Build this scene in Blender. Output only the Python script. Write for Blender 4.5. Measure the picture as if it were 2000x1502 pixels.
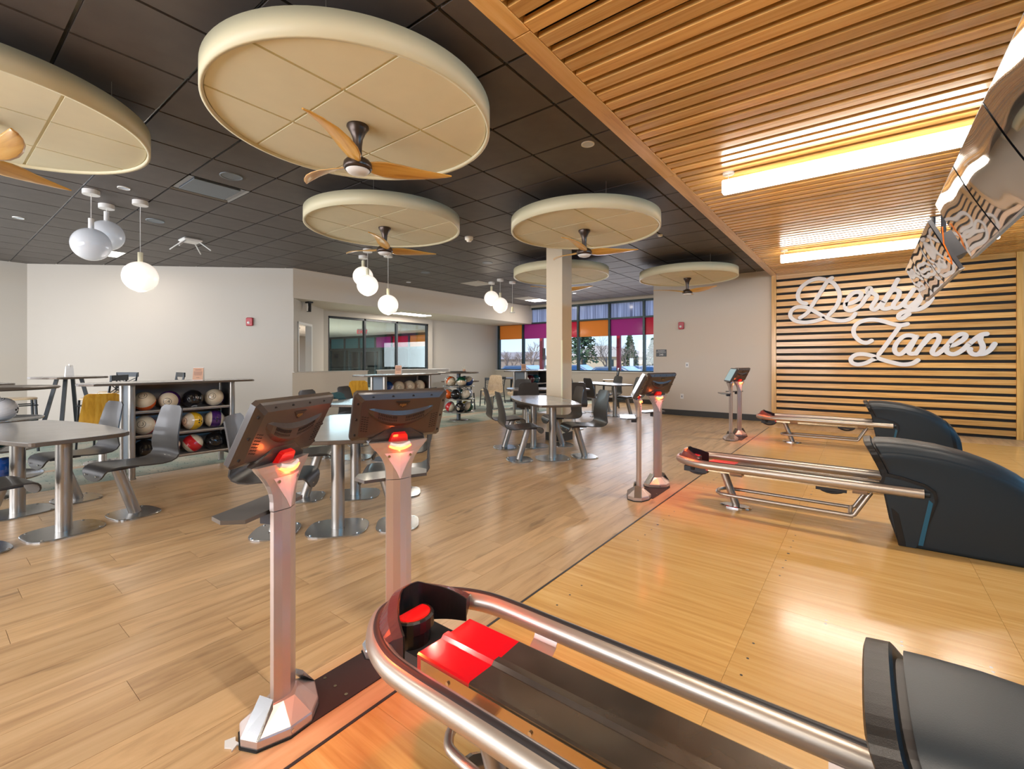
import bpy, math, random
from mathutils import Vector, Matrix
random.seed(7)
PI = math.pi
R = math.radians
for o in list(bpy.data.objects): bpy.data.objects.remove(o)
sc = bpy.context.scene
COL = sc.collection

# ------------------------------------------------------------ camera, world, sun, exposure
cd = bpy.data.cameras.new('camera'); cam = bpy.data.objects.new('camera', cd); COL.objects.link(cam)
cam.location = (0, 0, 1.3); cam.rotation_euler = (R(90), 0, R(37.44))
cd.sensor_width = 36; cd.lens = 16.128; cd.shift_y = -0.02365; cd.clip_start = 0.02; cd.clip_end = 300
sc.camera = cam
sc.view_settings.view_transform = 'Standard'; sc.view_settings.look = 'None'
sc.view_settings.exposure = 0.52; sc.view_settings.gamma = 1.0; sc.view_settings.use_curve_mapping = False
sc.render.engine = 'CYCLES'
sc.cycles.use_denoising = True
sc.cycles.max_bounces = 8; sc.cycles.diffuse_bounces = 4; sc.cycles.glossy_bounces = 4
sc.cycles.transmission_bounces = 6; sc.cycles.transparent_max_bounces = 8
sc.cycles.sample_clamp_indirect = 6.0
sc.cycles.caustics_reflective = False; sc.cycles.caustics_refractive = False

W = bpy.data.worlds.new('sky'); sc.world = W; W.use_nodes = True
wn = W.node_tree.nodes; wl = W.node_tree.links; wn.clear()
wo = wn.new('ShaderNodeOutputWorld'); bg = wn.new('ShaderNodeBackground')
tc = wn.new('ShaderNodeTexCoord'); sx = wn.new('ShaderNodeSeparateXYZ'); cr = wn.new('ShaderNodeValToRGB')
wl.new(tc.outputs['Generated'], sx.inputs[0]); wl.new(sx.outputs['Z'], cr.inputs[0])
cr.color_ramp.elements[0].position = 0.0; cr.color_ramp.elements[0].color = (.72, .84, 1.0, 1)
cr.color_ramp.elements[1].position = .55; cr.color_ramp.elements[1].color = (.20, .42, .95, 1)
e = cr.color_ramp.elements.new(.16); e.color = (.42, .65, 1.0, 1)
wl.new(cr.outputs[0], bg.inputs[0]); bg.inputs[1].default_value = 1.15
wl.new(bg.outputs[0], wo.inputs[0])

def lamp(name, kind, loc, power, color=(1, 1, 1), size=.1, size_y=None, rot=(0, 0, 0), spot=None, spread=None):
    l = bpy.data.lights.new(name, kind); l.energy = power; l.color = color
    if kind == 'AREA':
        l.shape = 'RECTANGLE' if size_y else 'DISK'; l.size = size
        if size_y: l.size_y = size_y
        if spread: l.spread = spread
    elif kind == 'SPOT':
        l.shadow_soft_size = size; l.spot_size = R(spot or 90); l.spot_blend = .6
    elif kind == 'SUN': l.angle = R(1)
    else: l.shadow_soft_size = size
    o = bpy.data.objects.new(name, l); COL.objects.link(o); o.location = loc; o.rotation_euler = rot
    return o
lamp('sun', 'SUN', (0, 0, 20), 2.6, (1, .93, .82), rot=(R(48), 0, R(-25)))
DAYL = (.96, .96, 1.0)
def window_fill():
    # south and west lamps are added fill at unseen openings; north window is seen
    lamp('south_fill', 'AREA', (-7.0, -4.9, 1.65), 500, DAYL, 11.6, 2.2, rot=(R(90), 0, 0))
    lamp('north_window_daylight', 'AREA', (-6.6, 13.28, 1.55), 55, DAYL, 4.8, 1.1, rot=(R(-90), 0, 0))
    lamp('west_fill', 'AREA', (-12.98, -1.0, 1.65), 36, DAYL, 2.3, 2.0, rot=(0, R(-90), 0))
window_fill()
WARM = (1.0, .80, .58); NEUT = (1.0, .90, .78); DAY = (.78, .88, 1.0)

# ------------------------------------------------------------ mesh builder
class MB:
    def __init__(s): s.v = []; s.f = []; s.mi = []; s.sm = []; s.cur = 0
    def add(s, vs, fs, smooth=False):
        b = len(s.v); s.v += [tuple(v) for v in vs]
        for f in fs:
            s.f.append(tuple(b + i for i in f)); s.mi.append(s.cur); s.sm.append(smooth)
        return s
    def box(s, x0, x1, y0, y1, z0, z1, bev=0):
        if bev:
            return s.bevbox(x0, x1, y0, y1, z0, z1, bev)
        v = [(x, y, z) for z in (z0, z1) for y in (y0, y1) for x in (x0, x1)]
        return s.add(v, [(0, 2, 3, 1), (4, 5, 7, 6), (0, 1, 5, 4), (2, 6, 7, 3), (0, 4, 6, 2), (1, 3, 7, 5)])
    def bevbox(s, x0, x1, y0, y1, z0, z1, b):
        def ring(i, z): return [(x0 + i + c, y0 + i, z) if k == 0 else p for k, p in []]
        def oct8(ins, z):
            X0, X1, Y0, Y1 = x0 + ins, x1 - ins, y0 + ins, y1 - ins; c = b * .6
            return [(X0 + c, Y0, z), (X1 - c, Y0, z), (X1, Y0 + c, z), (X1, Y1 - c, z), (X1 - c, Y1, z), (X0 + c, Y1, z), (X0, Y1 - c, z), (X0, Y0 + c, z)]
        return s.loft([oct8(b, z0), oct8(0, z0 + b), oct8(0, z1 - b), oct8(b, z1)])
    def loft(s, secs, closed=True, cap=True, smooth=False):
        n = len(secs[0]); vs = [p for q in secs for p in q]; fs = []
        for i in range(len(secs) - 1):
            for j in range(n if closed else n - 1):
                k = (j + 1) % n
                fs.append((i * n + j, i * n + k, (i + 1) * n + k, (i + 1) * n + j))
        s.add(vs, fs, smooth)
        if cap and closed:
            s.add(secs[0], [tuple(range(n - 1, -1, -1))]); s.add(secs[-1], [tuple(range(n))])
        return s
    def prism(s, poly, z0, z1, bev=0):
        if not bev: return s.loft([[(x, y, z0) for x, y in poly], [(x, y, z1) for x, y in poly]])
        cx = sum(p[0] for p in poly) / len(poly); cy = sum(p[1] for p in poly) / len(poly)
        def sh(z, d):
            out = []
            for x, y in poly:
                L = math.hypot(x - cx, y - cy) or 1
                out.append((x - (x - cx) / L * d, y - (y - cy) / L * d, z))
            return out
        return s.loft([sh(z0, bev), sh(z0 + bev, 0), sh(z1 - bev, 0), sh(z1, bev)])
    def tube(s, pts, r, n=12, smooth=True, closed=False, ry=None, cap=True):
        pts = [Vector(p) for p in pts]; N = len(pts); secs = []; up = None
        for i, p in enumerate(pts):
            if closed: d = (pts[(i + 1) % N] - pts[i - 1]).normalized()
            else: d = (pts[min(i + 1, N - 1)] - pts[max(i - 1, 0)]).normalized()
            if up is None:
                up = Vector((0, 0, 1)) if abs(d.z) < .9 else Vector((1, 0, 0))
            a = d.cross(up).normalized(); b2 = a.cross(d).normalized(); up = b2
            rr = r[i] if isinstance(r, (list, tuple)) else r
            q = ry if ry else rr
            secs.append([p + a * (math.cos(t) * rr) + b2 * (math.sin(t) * q) for t in [2 * PI * k / n for k in range(n)]])
        if closed: secs.append(secs[0])
        s.loft(secs, cap=False, smooth=smooth)
        if cap and not closed:
            s.add(secs[0], [tuple(range(n))]); s.add(secs[-1], [tuple(range(n - 1, -1, -1))])
        return s
    def cyl(s, x, y, z0, z1, r, n=20, r2=None, smooth=True):
        r2 = r if r2 is None else r2
        A = [(x + r * math.cos(t), y + r * math.sin(t), z0) for t in [2 * PI * k / n for k in range(n)]]
        B = [(x + r2 * math.cos(t), y + r2 * math.sin(t), z1) for t in [2 * PI * k / n for k in range(n)]]
        s.loft([A, B], cap=False, smooth=smooth)
        s.add(A, [tuple(range(n - 1, -1, -1))]); s.add(B, [tuple(range(n))])
        return s
    def lathe(s, prof, n=28, x=0, y=0, smooth=True):
        secs = [[(x + r * math.cos(t), y + r * math.sin(t), z) for t in [2 * PI * k / n for k in range(n)]] for r, z in prof]
        s.loft(secs, cap=False, smooth=smooth)
        if prof[0][0] > 1e-4: s.add(secs[0], [tuple(range(n - 1, -1, -1))])
        if prof[-1][0] > 1e-4: s.add(secs[-1], [tuple(range(n))])
        return s
    def xf(s, M, start=0):
        for i in range(start, len(s.v)): s.v[i] = tuple(M @ Vector(s.v[i]))
        return s
    def mesh(s, name, mats):
        m = bpy.data.meshes.new(name); m.from_pydata(s.v, [], s.f); m.update()
        if not isinstance(mats, (list, tuple)): mats = [mats]
        for k in mats: m.materials.append(k)
        m.polygons.foreach_set('material_index', s.mi); m.polygons.foreach_set('use_smooth', s.sm)
        return m

def link(name, data, parent=None, loc=(0, 0, 0), rot=(0, 0, 0)):
    o = bpy.data.objects.new(name, data); COL.objects.link(o)
    o.location = loc; o.rotation_euler = rot
    if parent: o.parent = parent
    return o
def obj(name, mb, mats, parent=None, loc=(0, 0, 0), rot=(0, 0, 0), label=None):
    o = link(name, mb.mesh(name, mats), parent, loc, rot)
    if label: o['label'] = label
    return o
def tag(o, label, cat, group=None):
    o['label'] = label; o['category'] = cat
    if group: o['group'] = group
    return o
def thing(name, label, cat, loc=(0, 0, 0), rz=0, group=None):
    o = link(name, None, None, loc, (0, 0, rz)); o.empty_display_size = .1
    return tag(o, label, cat, group)
def structure(o): o['kind'] = 'structure'; return o
def struct_empty(name, loc=(0, 0, 0)):
    return structure(link(name, None, None, loc))
def stuff(o): o['kind'] = 'stuff'; return o
def copy_tree(o, parent=None):
    c = o.copy(); COL.objects.link(c)
    if parent is not None: c.parent = parent
    for ch in list(o.children): copy_tree(ch, c)
    return c
def dup(o, loc, rz=0, label=None, group=None):
    c = copy_tree(o); c.location = loc; c.rotation_euler = (0, 0, rz)
    if label: c['label'] = label
    if group: c['group'] = group
    return c
def at(u, ang):  # rotate 2d
    return (u[0] * math.cos(ang) - u[1] * math.sin(ang), u[0] * math.sin(ang) + u[1] * math.cos(ang))

# ------------------------------------------------------------ materials
def newmat(name):
    m = bpy.data.materials.new(name); m.use_nodes = True
    nt = m.node_tree; return m, nt, nt.nodes['Principled BSDF']
def setp(b, **k):
    for a, v in k.items():
        n = a.replace('_', ' ')
        if n in b.inputs: b.inputs[n].default_value = v
def pbr(name, col, rough=.5, metal=0., coat=0., bump=None, var=0., trans=0., ior=1.45, emit=None, es=0., coatr=.08):
    m, nt, b = newmat(name)
    setp(b, Base_Color=(*col, 1), Roughness=rough, Metallic=metal, Coat_Weight=coat, Coat_Roughness=coatr, Transmission_Weight=trans, IOR=ior)
    if emit: setp(b, Emission_Color=(*emit, 1), Emission_Strength=es)
    tcn = nt.nodes.new('ShaderNodeTexCoord')
    if bump:
        no = nt.nodes.new('ShaderNodeTexNoise'); no.inputs['Scale'].default_value = bump[0]; no.inputs['Detail'].default_value = 3
        nt.links.new(tcn.outputs['Object'], no.inputs['Vector'])
        bp = nt.nodes.new('ShaderNodeBump'); bp.inputs['Strength'].default_value = bump[1]; bp.inputs['Distance'].default_value = bump[2] if len(bump) > 2 else .005
        nt.links.new(no.outputs[0], bp.inputs['Height']); nt.links.new(bp.outputs[0], b.inputs['Normal'])
    if var:
        no = nt.nodes.new('ShaderNodeTexNoise'); no.inputs['Scale'].default_value = 6; no.inputs['Detail'].default_value = 4
        nt.links.new(tcn.outputs['Object'], no.inputs['Vector'])
        r = nt.nodes.new('ShaderNodeValToRGB')
        r.color_ramp.elements[0].position = .3; r.color_ramp.elements[1].position = .7
        r.color_ramp.elements[0].color = (*[c * (1 - var) for c in col], 1); r.color_ramp.elements[1].color = (*[min(1, c * (1 + var)) for c in col], 1)
        nt.links.new(no.outputs[0], r.inputs[0]); nt.links.new(r.outputs[0], b.inputs['Base Color'])
    return m
def wood(name, dark, mid, light, axis='Y', rough=.35, coat=0., scale=1., rand=.25, streak=14., knots=0., bump=.05, coatr=.1):
    """grain stretched along an axis of the object, each piece with its own offset and tone"""
    m, nt, b = newmat(name); N = nt.nodes.new; L = nt.links.new
    setp(b, Roughness=rough, Coat_Weight=coat, Coat_Roughness=coatr)
    t = N('ShaderNodeTexCoord'); oi = N('ShaderNodeObjectInfo')
    add = N('ShaderNodeVectorMath'); add.operation = 'ADD'
    sc3 = N('ShaderNodeVectorMath'); sc3.operation = 'SCALE'; sc3.inputs[0].default_value = (37, 53, 19)
    L(oi.outputs['Random'], sc3.inputs['Scale']); L(t.outputs['Object'], add.inputs[0]); L(sc3.outputs[0], add.inputs[1])
    mp = N('ShaderNodeMapping'); s = [streak * scale] * 3; s['XYZ'.index(axis)] = 1.0 * scale
    mp.inputs['Scale'].default_value = s; L(add.outputs[0], mp.inputs[0])
    n1 = N('ShaderNodeTexNoise'); n1.inputs['Scale'].default_value = 1.3; n1.inputs['Detail'].default_value = 6; n1.inputs['Roughness'].default_value = .62; n1.inputs['Distortion'].default_value = .6
    L(mp.outputs[0], n1.inputs['Vector'])
    r = N('ShaderNodeValToRGB'); els = r.color_ramp.elements
    els[0].position = .28; els[0].color = (*dark, 1); els[1].position = .74; els[1].color = (*light, 1)
    q = els.new(.5); q.color = (*mid, 1)
    L(n1.outputs[0], r.inputs[0])
    hsv = N('ShaderNodeHueSaturation'); mr = N('ShaderNodeMapRange')
    mr.inputs['To Min'].default_value = 1 - rand; mr.inputs['To Max'].default_value = 1 + rand
    L(oi.outputs['Random'], mr.inputs['Value']); L(mr.outputs[0], hsv.inputs['Value']); L(r.outputs[0], hsv.inputs['Color'])
    out = hsv.outputs[0]
    if knots:
        mp2 = N('ShaderNodeMapping'); s2 = [6.] * 3; s2['XYZ'.index(axis)] = 1.3; mp2.inputs['Scale'].default_value = s2
        L(add.outputs[0], mp2.inputs[0])
        n2 = N('ShaderNodeTexNoise'); n2.inputs['Scale'].default_value = 1.6; n2.inputs['Detail'].default_value = 3; L(mp2.outputs[0], n2.inputs['Vector'])
        r2 = N('ShaderNodeValToRGB'); r2.color_ramp.elements[0].position = .64; r2.color_ramp.elements[1].position = .74
        L(n2.outputs[0], r2.inputs[0])
        mx = N('ShaderNodeMixRGB'); mx.inputs[2].default_value = (*[c * .42 for c in dark], 1)
        mu = N('ShaderNodeMath'); mu.operation = 'MULTIPLY'; mu.inputs[1].default_value = knots
        L(r2.outputs[0], mu.inputs[0]); L(mu.outputs[0], mx.inputs[0]); L(out, mx.inputs[1]); out = mx.outputs[0]
    L(out, b.inputs['Base Color'])
    if bump:
        bp = N('ShaderNodeBump'); bp.inputs['Strength'].default_value = bump; bp.inputs['Distance'].default_value = .004
        L(n1.outputs[0], bp.inputs['Height']); L(bp.outputs[0], b.inputs['Normal'])
    return m
def emitm(name, col, s):
    m, nt, b = newmat(name); setp(b, Base_Color=(*[min(.9, c) for c in col], 1), Roughness=.4, Emission_Color=(*col, 1), Emission_Strength=s); return m
def glass(name, col, alpha_like=.0, rough=.02, refl=1.0):
    """thin architectural glass: clear with a fresnel reflection"""
    m, nt, b = newmat(name); N = nt.nodes.new; L = nt.links.new
    nt.nodes.remove(b); out = nt.nodes['Material Output']
    tr = N('ShaderNodeBsdfTransparent'); tr.inputs[0].default_value = (*col, 1)
    gl = N('ShaderNodeBsdfGlossy'); gl.inputs['Roughness'].default_value = rough
    fr = N('ShaderNodeFresnel'); fr.inputs[0].default_value = 1.45
    mu = N('ShaderNodeMath'); mu.operation = 'MULTIPLY'; mu.inputs[1].default_value = refl; L(fr.outputs[0], mu.inputs[0])
    mx = N('ShaderNodeMixShader'); L(mu.outputs[0], mx.inputs[0]); L(tr.outputs[0], mx.inputs[1]); L(gl.outputs[0], mx.inputs[2])
    L(mx.outputs[0], out.inputs[0]); return m

M = {}
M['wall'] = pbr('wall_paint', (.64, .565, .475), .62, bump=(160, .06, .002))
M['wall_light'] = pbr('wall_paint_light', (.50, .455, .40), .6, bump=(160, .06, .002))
M['base'] = pbr('vinyl_baseboard', (.05, .048, .045), .5)
M['tile'] = pbr('charcoal_ceiling_tile', (.105, .090, .082), .55, bump=(220, .15, .002), var=.10)
M['grid'] = pbr('ceiling_grid_metal', (.20, .20, .21), .22, .85)
M['tbar'] = pbr('dark_trim_metal', (.07, .07, .075), .35, .5)
M['vinyl'] = wood('vinyl_plank', (.40, .235, .11), (.60, .385, .19), (.70, .475, .255), 'Y', .33, .25, 1., .09, 10., .55, .03, .22)
M['approach'] = wood('approach_laminate', (.58, .30, .08), (.70, .40, .12), (.79, .49, .18), 'X', .24, .35, 1., .06, 24., 0, .0, .13)
M['slat'] = wood('slat_wood', (.50, .245, .065), (.70, .385, .115), (.80, .50, .19), 'X', .27, .5, 1., .22, 22., 0, .04, .12)
M['slat_y'] = wood('slat_wood_long', (.55, .28, .08), (.72, .41, .13), (.80, .52, .22), 'Y', .3, .45, 1., .15, 20., 0, .04, .14)
M['slat_z'] = wood('slat_wood_upright', (.50, .25, .06), (.66, .37, .10), (.76, .48, .16), 'Z', .3, .4, 1., .1, 20., 0, .04, .14)
M['black'] = pbr('matte_black', (.012, .011, .010), .7)
M['blackgloss'] = pbr('gloss_black', (.010, .010, .011), .18, coat=.3)
M['disc'] = pbr('acoustic_felt_cream', (.80, .75, .54), .75, bump=(300, .08, .002), var=.02)
M['discrim'] = pbr('painted_rim_cream', (.74, .68, .46), .45)
M['steel'] = pbr('brushed_steel', (.44, .41, .37), .33, .9, bump=(60, .03, .002))
M['plate'] = pbr('steel_base_plate', (.42, .42, .41), .24, .9)
M['chrome'] = pbr('chrome', (.75, .75, .76), .1, 1.)
M['chair'] = pbr('charcoal_laminate', (.058, .052, .048), .40, .15, coat=.12, bump=(40, .02, .002))
M['chairwood'] = wood('chair_wood', (.45, .20, .015), (.66, .34, .03), (.74, .43, .07), 'Z', .35, .3, 1., .05, 16.)
M['lightwood'] = wood('light_wood', (.55, .40, .24), (.68, .52, .33), (.76, .62, .43), 'Y', .4, .2, 1., .05, 12.)
M['tabletop'] = pbr('grey_laminate_top', (.40, .40, .39), .22, .1, coat=.2, var=.04)
M['tableedge'] = pbr('bronze_table_edge', (.15, .12, .095), .35, .5)
M['darkedge'] = pbr('dark_metal', (.05, .05, .055), .38, .5)
M['champ'] = pbr('champagne_aluminium', (.58, .49, .45), .34, .7)
M['housing'] = pbr('brown_black_plastic', (.055, .042, .036), .33, coat=.25, bump=(260, .05, .001))
M['screenoff'] = pbr('dark_touch_screen', (.01, .012, .014), .08, coat=.5)
M['screenon'] = pbr('pale_touch_screen', (.10, .16, .18), .10, coat=.5, emit=(.35, .6, .65), es=.45)
M['redlens'] = pbr('red_lens', (.5, .005, .005), .15, coat=.6, emit=(1., .012, .01), es=.22)
M['redglow'] = emitm('red_led', (1., .10, .02), 9.)
M['redglow_s'] = emitm('red_led_soft', (1., .20, .05), 3.)
M['rubber'] = pbr('black_rubber', (.02, .02, .022), .45)
M['mat'] = pbr('black_floor_plate', (.035, .022, .022), .55, bump=(500, .3, .002))
M['hood'] = pbr('moulded_hood_plastic', (.014, .022, .028), .40, coat=.0, bump=(500, .12, .0015))
M['hood'].node_tree.nodes['Principled BSDF'].inputs['Specular IOR Level'].default_value = .4
M['hoodlip'] = pbr('hood_lip_plastic', (.008, .008, .008), .36, coat=.0, bump=(600, .2, .0015))
M['hoodlip'].node_tree.nodes['Principled BSDF'].inputs['Specular IOR Level'].default_value = .4
M['teal'] = pbr('teal_strip', (.01, .09, .15), .4)
M['rail'] = pbr('satin_bronze_rail', (.43, .38, .32), .33, .7, coat=.1)
M['nose'] = pbr('dark_maroon_plastic', (.10, .035, .035), .25, coat=.4)
M['deck'] = pbr('dark_marbled_deck', (.10, .085, .07), .17, .55, coat=.6, var=.35)
M['deckred'] = pbr('red_lit_deck', (.45, .004, .012), .14, coat=.6, emit=(1., .010, .018), es=.16)  # red light from below is put into this colour and emission
M['deckside'] = pbr('deck_polished_side', (.52, .40, .24), .2, .9)  # wood-coloured reflection is put into the polished metal's colour
M['white'] = pbr('white_plastic', (.80, .79, .77), .4)
M['letter'] = pbr('white_acrylic_letter', (.80, .78, .76), .35)
M['lampon'] = emitm('linear_lamp_diffuser', (1., .93, .82), 11.)
M['globeon'] = pbr('lit_opal_glass', (.9, .88, .85), .12, coat=.6, emit=(1., .88, .76), es=.6)
M['globeoff'] = pbr('opal_glass_faint_glow', (.62, .63, .65), .1, coat=.8, emit=(.75, .8, .9), es=.12)  # globe is unlit; faint emission imitates light passing through the glass
M['downlight'] = emitm('downlight_lens', (1., .95, .88), 3.0)
M['downoff'] = pbr('downlight_dim', (.55, .62, .72), .3)
M['grille'] = pbr('speaker_grille', (.20, .23, .26), .5, .3)
M['vent'] = pbr('vent_panel', (.22, .21, .19), .5)
M['fandark'] = pbr('bronze_fan_metal', (.075, .055, .045), .3, .7)
M['fanblade'] = wood('fan_blade_wood', (.58, .25, .035), (.76, .40, .07), (.84, .50, .13), 'X', .28, .6, 1., .04, 14.)
M['mullion'] = pbr('dark_teal_mullion', (.035, .055, .06), .35, .4)
M['frame_black'] = pbr('black_window_frame', (.03, .035, .04), .35, .3)
M['clear'] = glass('clear_pane', (.93, .97, .98))
M['tint'] = glass('tinted_vestibule_pane', (.82, .94, .95), refl=1.2)
M['alarm'] = pbr('alarm_red', (.42, .01, .02), .3)
M['sign'] = pbr('grey_sign', (.10, .11, .12), .5)
M['redpost'] = pbr('red_painted_steel', (.50, .015, .04), .4)
M['pillar'] = pbr('pillar_paint', (.66, .55, .40), .55)
M['cloth'] = pbr('teal_cloth', (.03, .09, .10), .9, bump=(50, .8, .02))
M['card'] = pbr('menu_card', (.62, .36, .24), .6)
M['ink'] = pbr('dark_ink', (.02, .018, .018), .5)
M['boltm'] = pbr('bright_bolt', (.6, .58, .55), .2, 1.)

def film(name, col, alpha):
    """coloured translucent window film"""
    m, nt, b = newmat(name); N = nt.nodes.new; L = nt.links.new
    nt.nodes.remove(b); out = nt.nodes['Material Output']
    tr = N('ShaderNodeBsdfTranslucent'); tr.inputs[0].default_value = (*col, 1)
    df = N('ShaderNodeBsdfPrincipled'); df.inputs['Base Color'].default_value = (*col, 1); df.inputs['Roughness'].default_value = .12
    mx = N('ShaderNodeMixShader'); mx.inputs[0].default_value = alpha
    L(tr.outputs[0], mx.inputs[1]); L(df.outputs[0], mx.inputs[2]); L(mx.outputs[0], out.inputs[0]); return m
M['f_orange'] = film('orange_film', (.95, .42, .10), .35)
M['f_purple'] = film('purple_film', (.62, .09, .36), .35)
M['f_red'] = film('red_film', (.80, .05, .12), .35)
def frosted(name):
    m, nt, b = newmat(name); N = nt.nodes.new; L = nt.links.new
    t = N('ShaderNodeTexCoord'); mp = N('ShaderNodeMapping'); mp.inputs['Scale'].default_value = (30, 1, .4); L(t.outputs['Object'], mp.inputs[0])
    no = N('ShaderNodeTexNoise'); no.inputs['Scale'].default_value = 1.5; L(mp.outputs[0], no.inputs['Vector'])
    r = N('ShaderNodeValToRGB'); r.color_ramp.elements[0].color = (.42, .45, .55, 1); r.color_ramp.elements[1].color = (.88, .90, .97, 1); r.color_ramp.elements[0].position = .35; r.color_ramp.elements[1].position = .65
    L(no.outputs[0], r.inputs[0])
    tr = N('ShaderNodeBsdfTranslucent'); L(r.outputs[0], tr.inputs[0]); L(r.outputs[0], b.inputs['Base Color']); setp(b, Roughness=.12)
    mx = N('ShaderNodeMixShader'); mx.inputs[0].default_value = .3; out = nt.nodes['Material Output']
    L(tr.outputs[0], mx.inputs[1]); L(b.outputs[0], mx.inputs[2]); L(mx.outputs[0], out.inputs[0]); return m
M['frost'] = frosted('frosted_streaked_glass')
def carpetmat():
    m, nt, b = newmat('flecked_carpet'); N = nt.nodes.new; L = nt.links.new
    t = N('ShaderNodeTexCoord'); mp = N('ShaderNodeMapping'); mp.inputs['Scale'].default_value = (9, 22, 1); L(t.outputs['Object'], mp.inputs[0])
    vo = N('ShaderNodeTexVoronoi'); vo.inputs['Scale'].default_value = 1.2; L(mp.outputs[0], vo.inputs['Vector'])
    r = N('ShaderNodeValToRGB'); r.color_ramp.elements[0].color = (.16, .22, .21, 1); r.color_ramp.elements[1].color = (.58, .57, .50, 1); r.color_ramp.elements[0].position = .10; r.color_ramp.elements[1].position = .24
    L(vo.outputs['Distance'], r.inputs[0])
    no = N('ShaderNodeTexNoise'); no.inputs['Scale'].default_value = 2.2; no.inputs['Detail'].default_value = 5; L(t.outputs['Object'], no.inputs['Vector'])
    r2 = N('ShaderNodeValToRGB'); r2.color_ramp.elements[0].color = (.55, .72, .70, 1); r2.color_ramp.elements[1].color = (1, .97, .88, 1); r2.color_ramp.elements[0].position = .35; r2.color_ramp.elements[1].position = .65
    L(no.outputs[0], r2.inputs[0]); mx = N('ShaderNodeMixRGB'); mx.blend_type = 'MULTIPLY'; mx.inputs[0].default_value = 1
    L(r.outputs[0], mx.inputs[1]); L(r2.outputs[0], mx.inputs[2]); L(mx.outputs[0], b.inputs['Base Color']); setp(b, Roughness=.95)
    return m
M['carpet'] = carpetmat()
M['stripe'] = pbr('carpet_stripe', (.56, .42, .29), .9)

def text_mesh(txt, size, depth=.002, align='CENTER'):
    c = bpy.data.curves.new('lettering', 'FONT'); c.body = txt; c.size = size; c.extrude = depth; c.align_x = align; c.align_y = 'CENTER'
    c.resolution_u = 3
    o = bpy.data.objects.new('lettering', c); COL.objects.link(o)
    dg = bpy.context.evaluated_depsgraph_get(); dg.update()
    m = bpy.data.meshes.new_from_object(o.evaluated_get(dg)); bpy.data.objects.remove(o); return m

# ============================================================ THE SETTING
HC = 3.205; HW = 3.07
# ---- floor: substrate, planks, carpet, approach
fl = struct_empty('floor')
b = MB(); b.box(-15.5, 8, -5, 14.5, -.12, -.012); obj('substrate', b, M['black'], fl)
PW, PL = .182, 1.22
pm = MB().box(0, PW - .0016, 0, PL - .0016, -.012, 0).mesh('plank', M['vinyl'])
spots = []
nx = int((6.44 - 1.462) / PW) + 1
for i in range(nx):
    x0 = -1.462 - (i + 1) * PW
    off = (i * .437) % PL
    for j in range(-2, 13):
        y0 = j * PL + off - PL
        if y0 > 13.4 or y0 + PL < -1.2: continue
        spots.append((x0, y0))
def fdist(p):
    x, y = p[0] + .1, p[1] + .6
    f = -x * .608 + y * .794; l = x * .794 + y * .608
    return math.hypot(f, l) + (50 if f < .3 or abs(l) > f * 1.25 + .8 else 0)
spots.sort(key=fdist)
far = MB()
for k, (x0, y0) in enumerate(spots):
    y1 = min(y0 + PL, 13.4)
    if k < 290 and y1 == y0 + PL: link('plank', pm, fl, (x0, y0, 0))
    else: far.box(x0, x0 + PW - .0016, y0, y1 - .0016, -.012, 0)
stuff(obj('distant_planks', far, M['vinyl'], fl))
b = MB(); b.box(-1.462, 2.2, 10.1, 11.03, -.012, 0); obj('plank_border', b, M['vinyl'], fl)
b = MB(); b.box(-15, -7.62, -4, 13.4, -.012, .002); b.box(-7.50, -6.46, -4, 13.4, -.012, .002); obj('carpet', b, M['carpet'], fl)
b = MB(); b.box(-7.62, -7.50, -4, 13.4, -.012, .0025); obj('carpet_stripe', b, M['stripe'], fl)
ys = [-4.0, -.63, 1.06, 2.755, 4.44, 6.13, 7.9, 10.1]
xs = [-1.45, -.457, .55, 1.55, 3.0, 7.5]
for i in range(len(xs) - 1):
    for j in range(len(ys) - 1):
        b = MB(); w = xs[i + 1] - xs[i] - .0012; h = ys[j + 1] - ys[j] - .0012
        b.box(0, w, 0, h, -.012, .001); obj('approach_panel', b, M['approach'], fl, (xs[i], ys[j], 0))
b = MB(); b.box(-1.462, -1.45, -4, 10.1, -.012, .0035); structure(obj('trim_1', b, M['tbar']))
b = MB()
for lc in (-1.42, 1.945, 3.58, 5.29, 6.98, 9.3):
    for k in range(-3, 4):
        for xx in (-1.29, -.40):
            b.cyl(xx, lc + k * .1335, .001, .0014, .0095 if k == 0 else .0058, 12, smooth=False)
obj('approach_dots', b, M['ink'], fl)
b = MB()
for lc in (-.63, 2.755, 6.13):
    for xx in (-.147, .14, .43):
        for s in (-1, 1): b.cyl(xx, lc + s * .018, .001, .0014, .006, 10, smooth=False)
obj('seam_plugs', b, M['white'], fl)

# ---- charcoal tile ceiling
ce = struct_empty('ceiling')
b = MB(); b.box(-15.5, -1.54, -5, 13.4, HC + .014, HC + .05); obj('grid', b, M['grid'], ce)
TX, TY = .612, .592
xg0, yg0 = -1.825, .542
room = [(-1.54, -5), (-1.54, 13.4), (-9.35, 13.4), (-9.35, 4.8), (-13.09, 1.37), (-13.09, -5)]
def inside(x, y, poly):
    c = False; n = len(poly)
    for i in range(n):
        x1, y1 = poly[i]; x2, y2 = poly[(i + 1) % n]
        if (y1 > y) != (y2 > y) and x < (x2 - x1) * (y - y1) / (y2 - y1) + x1: c = not c
    return c
tm = MB().box(.011, TX - .011, .011, TY - .011, HC, HC + .014).mesh('ceiling_tile', M['tile'])
skip = set()
def cell(x, y): return (math.floor((x - xg0) / TX), math.floor((y - yg0) / TY))
VENTS = [(-5.749, 2.002)]; TROFF = [(-10.589, 2.193), (-7.96, 12.1)]; DIFF = [(-7.337, 8.647), (-8.171, 11.3)]
for p in VENTS + TROFF + DIFF: skip.add(cell(*p))
cells = []
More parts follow.
